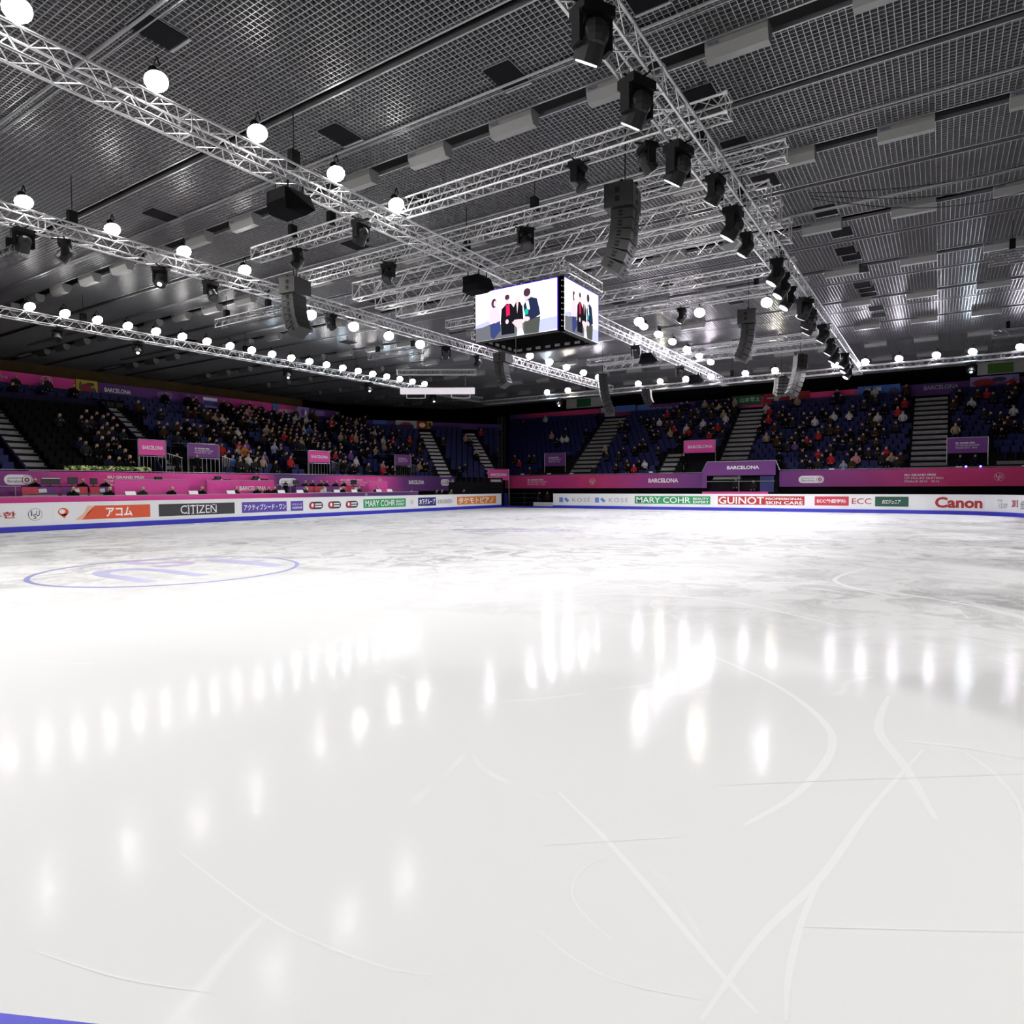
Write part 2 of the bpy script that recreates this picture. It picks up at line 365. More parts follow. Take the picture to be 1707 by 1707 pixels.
while y < VY1:
    for a, c in segs: b.box(((a + c) / 2, y, CZ + .03), (c - a, .014, .06))
    y += PITCH
x = UX0
while x < UX1:
    if not in_gap(x): b.box((x, (VY0 + VY1) / 2, CZ + .032), (.014, VY1 - VY0, .056))
    x += PITCH
for a, c in segs:
    for q in (a, c): b.box((q, (VY0 + VY1) / 2, CZ + .03), (.04, VY1 - VY0, .09))
ceil = structure(b.build('ceiling', 'grid'))
b = MB(); b.box((27, 21, CZ + 1.0), (64, 64, .1))
for k in range(60): b.box((-3 + k, 21, CZ + .9), (.25, 62, .12))
b.build('roof_deck', 'deck', ceil)
b = MB()
for s in SLOTS: b.box((s, 21, CZ + .35), (.18, 60, .12))
b.build('slot_channel', 'hatch', ceil)
for s in [4.7 + 1.78, 9.93 + 1.78, 15.15 + 1.78, 20.4 + 1.78]:
    b = MB(); b.tube((s, VY0, CZ - .05), (s, 45, CZ - .05), .03, 6); b.tube((s + .16, VY0, CZ - .04), (s + .16, 45, CZ - .04), .018, 6); b.build('conduit', 'grid', ceil)
# walls
b = MB(); b.box((14, 51.6, 5.1), (56, .3, 10.6)); structure(b.build('wall_left', 'wood'))
b = MB(); b.box((57.6, 15, 5.1), (.3, 66, 10.6)); b.box((50, 49, 5.1), (18, .3, 10.6), Matrix.Rotation(math.radians(-32), 3, 'Z')); structure(b.build('wall_far', 'blackm'))
b = MB(); b.box((26, -14, 5.1), (66, .3, 10.6)); structure(b.build('wall_right', 'blackm'))
b = MB(); b.box((-12, 18, 5.1), (.3, 68, 10.6)); structure(b.build('wall_near', 'blackm'))

# ------------------------------------------------------------------ air diffusers and hatches in the ceiling
dm = MB(); L_, w_, h_ = 1.15, .36, .34
dm.prism([(-w_ / 2, -L_ / 2, 0), (w_ / 2, -L_ / 2, 0), (w_ / 2, -L_ / 2, -.16), (w_ * .25, -L_ / 2, -h_), (-w_ * .25, -L_ / 2, -h_), (-w_ / 2, -L_ / 2, -.16)], (0, L_, 0))
proto = None; n = 0
PLACE = lambda u, v: ('over the near ice' if u < 14 else 'over the middle of the ice' if u < 30 else 'over the far ice') + (' by the left side' if v > 22 else ' left of centre' if v > 12 else ' right of centre' if v > 2 else ' by the right side')
for r, s in enumerate(DROW):
    if s < 5 or s > 52: continue
    for k in range(-3, 19):
        v = .82 + 2.52 * k
        lab = 'pale grey ceiling air diffuser box, ' + PLACE(s, v)
        if proto is None:
            proto = dm.build('air_diffuser', 'diff', origin=(0, 0, 0)); tag(proto, lab, 'air diffuser', 'air diffusers in the ceiling slots'); proto.location = (s, v, CZ + .04)
            kk = write('TROX', lambda x, z, off: (-w_ / 2 - off, -x, z), -.53, -.30, -.135, -.075, 'navyp', proto, .02, off=.003, name='maker_mark')
            kk.location = (0, 0, 0)
            kk.data.transform(Matrix.Translation(Vector((s, v, CZ + .04))))
            proto0 = proto
        else:
            c = copy_tree(proto0, (s, v, CZ + .04), label=lab)
b = MB(); b.box((0, 0, 0), (.8, .62, .02)); b.box((0, 0, .03), (.84, .66, .04), mi=1); b.box((.45, 0, -.002), (.06, .66, .03), mi=1)
ph = b.build('ceiling_hatch', ['hatch', 'grid'], origin=(0, 0, 0)); ph.location = (*HATCH[0], CZ - .03)
tag(ph, 'square dark ceiling hatch, ' + PLACE(*HATCH[0]), 'ceiling hatch', 'hatches in the ceiling grid')
for h in HATCH[1:]: copy_tree(ph, (*h, CZ - .03), label='square dark ceiling hatch, ' + PLACE(*h))

# ------------------------------------------------------------------ rink boards
def FL(x, z, off): return (x, 29.4 - off, z)                       # left boards, read along +u
def FF(s, z, off):                                                 # far boards, then the rounded corner, then the right side
    if s <= 24.54: return (43.8 - off, 24.84 - s, z)
    a = (s - 24.54) / 4
    if a <= math.pi / 2: return (39.8 + (4 - off) * math.cos(a), .3 - (4 - off) * math.sin(a), z)
    return (39.8 - (s - 24.54 - 2 * math.pi), -3.7 + off, z)
fs = lambda v: 24.84 - v
def boards(F, name, label, x0, x1, seg, loc):
    t = thing(name, label, 'rink boards', loc)
    def run(nm, m, z0, z1, a, c):
        b = MB(); st = (x1 - x0) / seg
        for i in range(seg):
            p, q = x0 + i * st, x0 + (i + 1) * st
            P = [F(p, z0, a), F(q, z0, a), F(q, z1, a), F(p, z1, a)]; Q = [F(p, z0, c), F(q, z0, c), F(q, z1, c), F(p, z1, c)]
            b.quad(*P); b.quad(Q[3], Q[2], Q[1], Q[0]); b.quad(P[3], P[2], Q[2], Q[3])
            if i == 0: b.quad(P[0], P[3], Q[3], Q[0])
            if i == seg - 1: b.quad(P[1], Q[1], Q[2], P[2])
        return b.build(nm, m, t)
    run('board_panel', 'white', .2, 1.07, 0, -.12); run('top_rail', 'white', 1.07, 1.11, .02, -.14); run('kick_strip', 'blue', 0, .21, .045, -.12)
    return t
bl = boards(FL, 'rink_boards', 'long white rink boards on the left with blue foot strip and printed adverts', -2, 43.45, 40, (-2, 29.4, 0))
bf = boards(FF, 'rink_boards', 'far and right white rink boards with blue foot strip and rounded corner', 0, 50, 100, (43.8, 24.84, 0))
b = MB(); b.box((43.95, 29.3, .56), (.25, .2, 1.12)); b.build('end_post', 'navyp', bl)
# left adverts
write('마루한', FL, 9.2, 10.52, .54, .79, 'txtr', bl, .015)
isu(FL, 11.15, .655, .235, 'txtk', bl, 'white')
ad = panel(FL, 11.76, 15.57, .38, .94, 'white', bl, .008, 'advert_panel')
shape(FL, [(13.3, .94), (13.05, .68), (12.8, .38), (15.57, .38), (15.57, .94)], 'orange', bl, .014, 'orange_field')
shape(FL, [(13.02, .94), (12.9, .68), (12.55, .38), (12.8, .38), (13.08, .66), (13.3, .94)], 'peach', bl, .014, 'peach_sweep')
shape(FL, ell(12.12, .72, .19, .16), 'orange', bl, .016, 'orange_head_mark'); shape(FL, [(12.02, .6), (12.28, .66), (12.16, .46)], 'orange', bl, .016, 'orange_head_mark'); shape(FL, ell(12.08, .74, .11, .09), 'white', bl, .02, 'white_spot')
write('アコム', FL, 13.72, 14.8, .46, .86, 'txt', bl, .03)
panel(FL, 15.96, 19.74, .38, .93, 'charcoal', bl, .01, 'advert_panel')
def serif_word(word, F, x0, x1, z0, z1, m, parent, bold=.0, stems=()):
    write(word, F, x0, x1, z0, z1, m, parent, bold, off=.022)
    for fx in stems:
        xx = x0 + (x1 - x0) * fx; wd = (x1 - x0) * .035
        for zz in (z0, z1): shape(F, [(xx - wd, zz - .012), (xx + wd, zz - .012), (xx + wd, zz + .014), (xx - wd, zz + .014)], m, parent, .023, 'serif')
serif_word('CITIZEN', FL, 16.96, 18.76, .46, .85, 'txt', bl, 0, (.205, .33, .46, .92))
panel(FL, 20.15, 23.93, .385, .925, 'violet', bl, .01, 'advert_panel')
write('アクティブシード・ワン', FL, 20.25, 22.78, .5, .82, 'txt', bl, .02)
panel(FL, 22.84, 23.1, .4, .93, 'paper', bl, .016, 'tube_picture'); write('ペミシード', FL, 23.2, 23.85, .68, .8, 'txt', bl, .01); write('知覚過敏対策', FL, 23.2, 23.85, .5, .62, 'txt', bl, .01)
for a, c in ((24.34, 25.32), (25.69, 26.66), (27.03, 28.0)):
    capsule(FL, a, c, .43, .85, 'txtk', bl, .012, 'black_capsule'); shape(FL, ell(a + .22, .64, .2, .19), 'red', bl, .016, 'red_disc'); shape(FL, ell(a + .22, .66, .08, .11), 'txt', bl, .02, 'white_drop')
    write('Salamander', FL, a + .42, c - .08, .66, .75, 'txt', bl, .01) if False else None
    shape(FL, [(a + .42, .68), (c - .1, .68), (c - .1, .75), (a + .42, .75)], 'txt', bl, .02, 'white_bar'); shape(FL, [(a + .42, .54), (c - .1, .54), (c - .1, .61), (a + .42, .61)], 'txt', bl, .02, 'white_bar')
panel(FL, 28.45, 32.22, .38, .92, 'green', bl, .01, 'advert_panel')
write('MARY COHR', FL, 28.6, 31.2, .46, .84, 'txt', bl, .01); write('BEAUTY', FL, 31.3, 32.1, .67, .82, 'txt', bl, .02); write('EXPERT', FL, 31.3, 32.1, .47, .62, 'txt', bl, .02)
isu(FL, 32.82, .66, .17, 'txtg', bl)
panel(FL, 33.45, 35.3, .37, .94, 'navyp', bl, .01, 'advert_panel'); write('木下グループ', FL, 33.55, 35.2, .46, .85, 'txt', bl, .03); write('KINOSHITA', FL, 35.5, 37.1, .48, .78, 'txtg', bl, 0)
panel(FL, 37.7, 42.7, .36, .93, 'oran2', bl, .01, 'advert_panel'); write('タケモトピアノ', FL, 37.85, 42.3, .42, .88, 'txt', bl, .03)
# far adverts
for v0 in (24.3, 21.3):
    s = fs(v0); panel(FF, s, s + .32, .45, .82, 'ltblue', bf, .012, 'blue_tile')
    shape(FF, [(s + .42, .68), (s + .56, .83), (s + .86, .6), (s + .7, .44)], 'ltblue', bf, .014, 'blue_tile')
    write('KOSÉ', FF, s + 1.12, s + 2.62, .49, .86, 'txtg', bf, -.01, 1.3)
panel(FF, fs(18.18), fs(12.82), .41, .95, 'green', bf, .01, 'advert_panel')
write('MARY COHR', FF, fs(18.05), fs(14.15), .48, .88, 'txt', bf, .01); write('BEAUTY', FF, fs(13.98), fs(12.92), .7, .86, 'txt', bf, .02); write('EXPERT', FF, fs(13.98), fs(12.92), .48, .64, 'txt', bf, .02)
panel(FF, fs(12.31), fs(7.01), .42, .97, 'red', bf, .01, 'advert_panel')
write('GUINOT', FF, fs(12.25), fs(9.4), .46, .92, 'txt', bf, .015); write('PROFESSIONAL', FF, fs(9.3), fs(7.1), .73, .88, 'txt', bf, .02); write('SKIN CARE', FF, fs(9.3), fs(7.1), .46, .66, 'txt', bf, .02)
panel(FF, fs(6.43), fs(4.56), .42, .97, 'red2', bf, .01, 'advert_panel'); write('ECC外語学院', FF, fs(6.3), fs(4.7), .58, .82, 'txt', bf, .02)
write('ECC', FF, fs(4.39), fs(3.37), .53, .86, 'txtr', bf, 0)
panel(FF, fs(3.18), fs(1.5), .4, .97, 'dgreen', bf, .01, 'advert_panel'); write('ECCジュニア', FF, fs(2.8), fs(1.9), .56, .8, 'txt', bf, .02, slant=.05)
write('Canon', FF, fs(.23), fs(-2.05), .36, .97, 'txtr', bf, .035)
write('12.27', FF, fs(-2.95), fs(-3.45), .42, .66, 'txtg', bf, 0); write('[Fri]', FF, fs(-2.85), fs(-3.1), .76, .86, 'txtg', bf, 0)
sx = fs(-3.7)
write('2015', FF, sx + .05, sx + .5, .5, .85, 'txtr', bf, .02); write('全日本', FF, sx + .7, sx + 1.2, .4, .85, 'txtk', bf, 0); panel(FF, sx + 1.6, sx + 6, .25, 1.0, 'peach', bf, .012, 'peach_panel', 6)

# blue sill across the far gateway and the one in front of the camera
b = MB(); b.prism([(43.45, 29.4, .0), (43.6, 24.84, .0), (44.1, 24.84, .0), (44.1, 29.4, 0)], (0, 0, .12)); o = b.build('gate_sill', 'blue', origin=(43.8, 27, 0)); tag(o, 'blue sill across the far corner opening between the boards', 'sill')
b = MB(); b.prism([(.33, 3.4, 0), (1.55, .86, 0), (1.25, .7, 0), (.03, 3.25, 0)], (0, 0, .004)); o = b.build('gate_sill', 'blue', origin=(.8, 2, 0)); tag(o, 'blue sill at the near edge of the ice', 'sill')

# ------------------------------------------------------------------ trusses
def truss(name, label, p0, p1, w=.4, h=.4, bay=.62, r=.026, rl=.011, group='lattice trusses over the ice', m='alu'):
    p0, p1 = Vector(p0), Vector(p1); d = p1 - p0; L = d.length; d.normalize()
    s = Vector((-d.y, d.x, 0)).normalized(); z = Vector((0, 0, 1))
    t = thing(name, label, 'truss', tuple((p0 + p1) / 2), group)
    cs = [s * a * w / 2 + z * c * h / 2 for a, c in ((-1, -1), (1, -1), (1, 1), (-1, 1))]
    for c in cs: MB().tube(p0 + c, p1 + c, r, 6).build('chord', m, t)
    b = MB(); n = max(2, int(round(L / bay)))
    for i in range(n):
        a, c = p0 + d * (L * i / n), p0 + d * (L * (i + 1) / n); mid = (a + c) / 2
        for k in range(4):
            q, e = cs[k], cs[(k + 1) % 4]
            b.tube(a + q, mid + e, rl, 4, caps=False); b.tube(mid + e, c + q, rl, 4, caps=False)
        if i % 6 == 0:
            for k in range(4): b.tube(a + cs[k], a + cs[(k + 1) % 4], rl * 1.3, 4, caps=False); b.tube(a + cs[k] - d * .04, a + cs[k] + d * .04, r * 1.5, 6)
    for k in range(4): b.tube(p1 + cs[k], p1 + cs[(k + 1) % 4], rl * 1.5, 4, caps=False)
    b.build('lacing', m, t)
    return t
TZ = 8.56
truss('lighting_truss', 'lattice truss running past the left of the screen cube, with round lamps', (-7.5, 12.2, TZ), (45.0, 12.2, TZ), .42, .40)
truss('lighting_truss', 'second aluminium truss from the left stand, with lamps above and below it', (-7, 19.8, TZ), (43.2, 19.8, TZ), .42, .40)
truss('lighting_truss', 'aluminium truss above the left boards with a long row of lamps', (3, 31.5, TZ + .16), (43.6, 31.5, TZ + .16), .36, .36, m='alu')
truss('lighting_truss', 'aluminium truss on the right hung with black moving lights', (3.5, 4.3, TZ), (45.2, 4.3, TZ), .46, .42, r=.03)
truss('lighting_truss', 'far aluminium truss across the end of the ice with a row of lamps', (43.9, -10, TZ - .05), (43.9, 31.3, TZ - .05), .34, .30)
VZ = 9.06
truss('cross_truss', 'nearest cross truss between the left and right lighting trusses', (13.3, 3.6, VZ), (13.3, 18.4, VZ), .36, .36, .55)
truss('cross_truss', 'second cross truss beneath which the front speaker arrays hang', (15.75, 3.0, VZ), (15.75, 19.2, VZ), .36, .36, .55)
for k, (u, v0, v1) in enumerate(((17.95, 3.8, 18.8), (19.35, 3.8, 19.0), (20.75, 3.8, 19.2))):
    truss('screen_truss', ('near', 'middle', 'far')[k] + ' tall truss of the three above the screen cube', (u, v0, 9.1), (u, v1, 9.1), .34, .6, 1.15, .028, .018)
truss('cross_truss', 'cross truss just behind the screen cube', (23.8, 4.2, VZ), (23.8, 19.0, VZ), .36, .34, .6)
truss('cross_truss', 'cross truss with three bright lamps hanging under it behind the screen cube', (26.3, 4.2, VZ), (26.3, 19.4, VZ), .36, .34, .6)
truss('cross_truss', 'cross truss above the far speaker arrays, nearer one', (35.7, 5.2, VZ), (35.7, 17.8, VZ), .36, .34, .6)
truss('cross_truss', 'cross truss above the far speaker arrays, farther one', (38.0, 5.2, VZ), (38.0, 17.8, VZ), .36, .34, .6)
for lab, a, c in (('short stub truss over the left side, nearest of three', (8.87, 23.8, 8.95), (8.87, 28, 8.95)), ('short stub truss over the left side, middle of three', (17.6, 23.0, 8.95), (17.6, 27.1, 8.95)), ('short stub truss over the left side, farthest of three', (26.8, 23.2, 8.95), (26.8, 27, 8.95)),
                  ('short stub truss at the right edge, nearer one', (26.6, -6, 8.95), (26.6, -1.2, 8.95)), ('short stub truss at the right edge, farther one', (39.8, -7, 8.95), (39.8, -2.0, 8.95))):
    truss('stub_truss', lab, a, c, .34, .34, .5, m='alu_d', group='stub trusses')

# ------------------------------------------------------------------ flood lamps
AIM = Vector((20, 12, 0))
def lamp_proto(m, colour, k=1.0):
    t = thing('flood_lamp', 'x', 'lamp', (0, 0, 0), 'round flood lamps on the trusses')
    b = MB(); b.tube((0, 0, 0), (0, 0, .16), .215, 14, .13); b.tube((0, 0, .16), (0, 0, .3), .11, 10, .09); b.build('lamp_housing', 'black', t)
    b = MB(); b.ball((0, 0, 0), (.205, .205, .12), 14, 5, -.999, 0); b.build('lamp_glass', m, t, smooth=True)
    b = MB(); b.tube((-.24, 0, .1), (-.24, 0, .34), .014, 5); b.tube((.24, 0, .1), (.24, 0, .34), .014, 5); b.tube((-.24, 0, .34), (.24, 0, .34), .014, 5); b.build('lamp_yoke', 'black', t)
    L = bpy.data.lights.new('lamp_light', 'SPOT'); L.energy = LAMP_W * k; L.color = colour; L.spot_size = math.radians(150); L.spot_blend = .6; L.shadow_soft_size = .12
    lo = bpy.data.objects.new('lamp_light', L); C.objects.link(lo); lo.parent = t; lo.location = (0, 0, -.2)
    return t
LP = {'w': lamp_proto('lens', (1, .97, .93), .35), 'n': lamp_proto('lens', (1, .97, .93), 3.2), 'b': lamp_proto('lensb', (.8, .9, 1)), 'p': lamp_proto('lensp', (.95, .90, 1), .65), 'y': lamp_proto('lensy', (1, .95, .82)), 's': lamp_proto('lens', (1, .97, .93), .26), 'c': lamp_proto('lensb', (.8, .9, 1), .26)}  # the strongest white kind serves only the added lamps out of view
b = MB(); b.tube((0, 0, -.42), (0, 0, .06), .02, 6); POST = b.build('lamp_post', 'black', origin=(0, 0, 0))
USED = set()
def lamp(kind, p, label, aim=AIM):
    p = Vector(p); d = (Vector(aim) - p).normalized()
    d = (d + Vector((0, 0, -.55))).normalized()
    rot = (-d).to_track_quat('Z', 'X').to_euler()
    if kind not in USED:
        USED.add(kind); t = LP[kind]; KIDS[t.name] = list(t.children); t.location = p; t.rotation_euler = rot; t['label'] = label
    else: t = copy_tree(LP[kind], p, rot, label)
    post = {9.0: 0}.get(0)
    if p.z > 8.7:
        foot = 8.74 if p.y < 30 else 8.9
        o = POST.copy() if t is not LP['w'] else POST; 
        if o is not POST: C.objects.link(o)
        o.parent = t; q = (-d).to_track_quat('Z', 'X').inverted(); o.rotation_euler = q.to_euler(); o.location = q @ (-d * .2)
NTH = ['first',  'second', 'third', 'fourth', 'fifth', 'sixth', 'seventh', 'eighth', 'ninth', 'tenth', 'eleventh', 'twelfth', 'thirteenth', 'fourteenth', 'fifteenth', 'sixteenth', 'seventeenth', 'eighteenth', 'nineteenth', 'twentieth', 'twenty-first', 'twenty-second', 'twenty-third', 'twenty-fourth']
T1 = [-6.2, -4.05, -1.9, .25, 2.4, 4.56, 6.71, 8.82, 10.95, 13.0, 29.45, 31.4, 33.4, 35.7, 37.9, 40.2]
for i, u in enumerate(T1): lamp(('n' if u < 2 else 'w') if u < 25 else 'p', (u, 12.08 if u < 25 else 11.8, 9.06 if u < 25 else 9.16), ('round lamp on the truss left of the screen cube, %s from near end' if u < 25 else 'round lamp on the truss behind the screen cube, %s from near end') % NTH[i] , aim=(u * .5 + 2, 3, 0) if u < 25 else AIM)  # lamps at the near end are unseen, added to brighten the near ice
for i, u in enumerate([-5.4, -3.3, -1.1, 1.0, 3.2, 5.3, 7.46, 9.6, 11.7, 13.82]): lamp('n' if u < 2 else 'w', (u, 19.74, 8.98), 'round lamp on the second truss from the left, %s from near end' % NTH[i], aim=(u * .6 + 2, 8, 0))  # here too the near-end lamps are out of view, added for brightness
for i, u in enumerate([16.57, 18.7, 20.7, 22.7]): lamp('w', (u, 19.74, 8.08), 'round lamp hanging under the second truss from the left, %s of four' % NTH[i], aim=(10, 6, 2))
for i, u in enumerate([27.5, 31.6, 33.8, 35.9, 38.2, 40.4]): lamp('p', (u, 19.4, 8.98), 'round lamp on far half of the second truss from the left, %s of six' % NTH[i], aim=(12, 6, 2))
for i in range(23):
    u = 8.0 + 1.285 * i
    k = 'c' if i in (12, 14, 16, 19, 21) else 's'
    lamp(k, (u, 31.15, 9.06), 'round lamp on the truss above the left boards, %s from the near end' % NTH[i], aim=(16, 12, 1))
for i, v in enumerate([25.3, 23.5, 17.9, 16.3, 14.5, 12.8, 10.6, 8.8, 5.4, 3.8, 2.1, .3, -1.35, -3.4, -5.5]):
    lamp('by'[i % 5 == 1] if i in (0, 1, 12) else ('y' if i in (3, 7) else 'p'), (43.7, v, 8.86), 'round lamp on the far truss, %s from the left' % NTH[i], aim=(20, 8, 2))
# two unseen trusses and their floods, added to brighten the boards, banners and ice
truss('lighting_truss', 'added unseen truss across the near end of the hall, behind the viewpoint', (-4, -6, TZ), (-4, 31, TZ), .42, .4, 1.2)
truss('lighting_truss', 'added unseen truss above the right boards, beyond the right edge', (-3, -7, TZ), (43, -7, TZ), .42, .4, 1.2)
def flood(p, aim, cone, en, label):
    t = thing('added_flood', label, 'lamp', p, 'added floods')
    d = (Vector(aim) - Vector(p)).normalized(); q = (-d).to_track_quat('Z', 'Y'); t.rotation_euler = q.to_euler(); o = Vector(p)
    b = MB(); b.box((0, 0, .12), (.44, .36, .2)); h = b.build('lamp_housing', 'black', origin=(0, 0, 0)); h.parent = t
    b = MB(); b.box((0, 0, .012), (.36, .28, .01)); h = b.build('lamp_glass', 'lens', origin=(0, 0, 0)); h.parent = t
    b = MB(); b.box((0, .2, -.12), (.44, .01, .26)); b.box((-.24, 0, -.1), (.01, .36, .2)); b.box((.24, 0, -.1), (.01, .36, .2)); h = b.build('shutter', 'black', origin=(0, 0, 0)); h.parent = t
    L = bpy.data.lights.new('lamp_light', 'SPOT'); L.energy = en; L.color = (1, .98, .95); L.spot_size = math.radians(cone); L.spot_blend = .12; L.shadow_soft_size = .15
    lo = bpy.data.objects.new('lamp_light', L); C.objects.link(lo); lo.parent = t; lo.location = (0, 0, -.04)
for i in range(9): flood((-3.8, -4.5 + 4.2 * i, 8.28), (-3.8 + 10, -4.5 + 4.2 * i + (12 - (-4.5 + 4.2 * i)) * .1, 8.28 - 2.0), 12.5, ADDED_FLOOD_W * 1.9, 'added unseen flood on the near end truss, %s from the right' % NTH[i])
for i in range(8): flood((1 + 5.4 * i, -6.8, 8.28), (1 + 5.4 * i, -6.8 + 9, 8.28 - 7.0), 58, ADDED_FLOOD_W * .62, 'added unseen flood on the right side truss, %s from the near end' % NTH[i])
for i in range(6): flood((3.5 + 7.2 * i, -6.8, 8.28), (3.5 + 7.2 * i, -6.8 + 10, 8.28 - 2.35), 13, ADDED_FLOOD_W * 1.1, 'added unseen narrow flood on the right side truss, %s from near end' % NTH[i])
for i, v in enumerate([10.7, 8.15, 5.6]): lamp('wyw'[i] if i != 2 else 'p', (26.2, v, 8.55), 'round bright lamp hanging behind the screen cube, %s from the left' % NTH[i], aim=(10, 5, 2))

# ------------------------------------------------------------------ moving lights
def head_proto(lit, big=1.0):
    t = thing('moving_light', 'x', 'stage light', (0, 0, 0), 'black moving lights')
    s = big
    b = MB(); b.box((0, 0, -.06 * s), (.42 * s, .30 * s, .12 * s)); b.tube((-.3, 0, .02), (.3, 0, .02), .02, 6); b.tube((0, -.3, .02), (0, .3, .02), .02, 6); b.build('light_base', 'black', t)
    b = MB(); b.box((-.2 * s, 0, -.28 * s), (.05 * s, .16 * s, .34 * s)); b.box((.2 * s, 0, -.28 * s), (.05 * s, .16 * s, .34 * s)); b.box((0, 0, -.13 * s), (.42 * s, .2 * s, .05 * s)); b.build('light_yoke', 'black', t)
    R = Matrix.Rotation(math.radians(35), 3, 'X'); c = Vector((0, 0, -.36 * s)); ax = R @ Vector((0, 0, -1))
    b = MB(); b.ball(c - ax * .06 * s, .17 * s, 12, 8); b.tube(c - ax * .12 * s, c + ax * .2 * s, .15 * s, 12, .17 * s); b.build('light_head', 'dgrey', t, smooth=False)
    b = MB(); b.tube(c + ax * .2 * s, c + ax * .215 * s, .13 * s if lit != 'dot' else .06 * s, 12); b.build('light_lens', lit, t)
    if lit == 'glow':
        L = bpy.data.lights.new('lamp_light', 'SPOT'); L.energy = HEAD_W; L.color = (1, .96, 1); L.spot_size = math.radians(120); L.spot_blend = .5; L.shadow_soft_size = .1
        lo = bpy.data.objects.new('lamp_light', L); C.objects.link(lo); lo.parent = t; lo.location = c + ax * .26 * s; lo.rotation_euler = (-ax).to_track_quat('Z', 'Y').to_euler()
    return t
HP = {'dark': head_proto('screenw'), 'dot': head_proto('dot'), 'glow': head_proto('glow', 1.25)}
HU = set()
def head(k, p, label, rz=0):
    if k not in HU:
        HU.add(k); t = HP[k]; KIDS[t.name] = list(t.children); t.location = p; t.rotation_euler = (0, 0, rz); t['label'] = label
    else: copy_tree(HP[k], p, (0, 0, rz), label)
for i, (u, k) in enumerate(((7.45, 'dark'), (8.4, 'dark'), (11.0, 'dot'), (12.6, 'dark'), (17.6, 'dark'), (24.6, 'dark'), (27.2, 'dark'))): head(k, (u, 19.8, 8.3), 'black moving light under the second truss from the left, %s from near end' % NTH[i], i * 1.1)
for i, u in enumerate((13.0, 16.3, 24.7, 31.1, 37.6)): head('dot' if i else 'dark', (u, 31.5, 8.48), 'small black moving light under the truss above the left boards, %s from near end' % NTH[i], 2.6 + i * .1)
for i, u in enumerate((8.5, 10.4, 12.8, 14.5, 16.4, 18.2, 20.8, 22.3, 23.9, 25.6, 27.2, 28.3, 30.2, 33.3, 35.6, 37.3, 39.0, 41.2)): head('glow' if i not in (3, 5) else 'dark', (u, 4.3 + .12 * (i % 3 - 1), 8.31), 'black moving light under the right hand truss, %s from the near end' % NTH[i], -.5 + (i * 37 % 9) * .12)
for i, (u, v, z) in enumerate(((11.95, 12.3, 8.33), (13.3, 16.4, 8.83), (15.75, 15.0, 8.83), (15.75, 9.8, 8.83), (13.3, 6.9, 8.83), (13.4, 5.3, 8.83), (29.5, 12.2, 8.3), (36, 12.3, 8.3), (26.3, 8.9, 8.83))): head('dark', (u, v, z), ('dark moving light under a truss crossing in the middle, %s from near end' % NTH[i]), i * .8)
for i, v in enumerate((24.3, -1.3)): head('dot', (43.9, v, 8.3), 'small moving light under the far truss, ' + ('left' if i == 0 else 'right') + ' one', 1.6)

# covered speaker boxes under the truss
for i, (u, v) in enumerate(((9.7, 12.2), (16.75, 12.2), (31.0, 12.2), (38.6, 12.2))):
    t = thing('covered_speaker', 'black covered box under the truss left of the screen cube, %s from near end' % NTH[i], 'loudspeaker', (u, v, 8.0), 'covered boxes under the truss')
    b = MB(); b.prism([(u - .34, v - .28, 8.16), (u + .34, v - .28, 8.16), (u + .42, v - .36, 7.86), (u + .25, v - .2, 7.72), (u - .25, v - .2, 7.72), (u - .42, v - .36, 7.86)], (0, .6, 0)); b.build('cloth_cover', 'blackm', t)
    b = MB(); [b.tube((u + x, v + y, 8.14), (u + x, v + y, 8.35), .02, 5) for x in (-.2, .2) for y in (-.21, .21)]; b.build('hanging_strap', 'black', t)
# chain hoists with their cables up to the roof
for i, (u, v) in enumerate(((9.84, 12.2), (16.2, 12.2), (24.8, 12.2), (8.4, 4.3), (13.9, 4.3), (17.2, 4.3), (22, 4.3), (13.3, 16.6), (13.3, 14.9), (15.75, 9.5), (9.6, 31.5), (14, 31.5), (22, 31.5), (30, 31.5), (43.9, 4.6), (43.9, 11.5), (43.9, 22), (8.6, 19.8), (16, 19.8), (26.3, 6.0), (26.3, 15.0), (8.87, 24.5), (8.87, 27.2), (17.6, 23.6), (17.6, 26.5), (26.8, 23.8), (26.8, 26.4), (26.6, -1.8), (39.8, -2.6))):
    zt = 9.22 if u in (13.3, 15.75, 26.3) else 9.1 if (v > 22 and v < 28 or v < 0) and u != 43.9 else 8.76 if v < 30 else 8.9
    t = thing('chain_hoist', 'black chain hoist above a truss, ' + PLACE(u, v), 'chain hoist', (u, v, zt), 'chain hoists above the trusses')
    b = MB(); b.box((u, v, zt + .22), (.22, .16, .34)); b.tube((u, v, zt + .02), (u, v, zt + .08), .05, 6); b.build('hoist_body', 'black', t)
    b = MB(); b.tube((u, v, zt + .38), (u, v, CZ - .0), .012, 4); b.build('chain', 'dgrey', t)

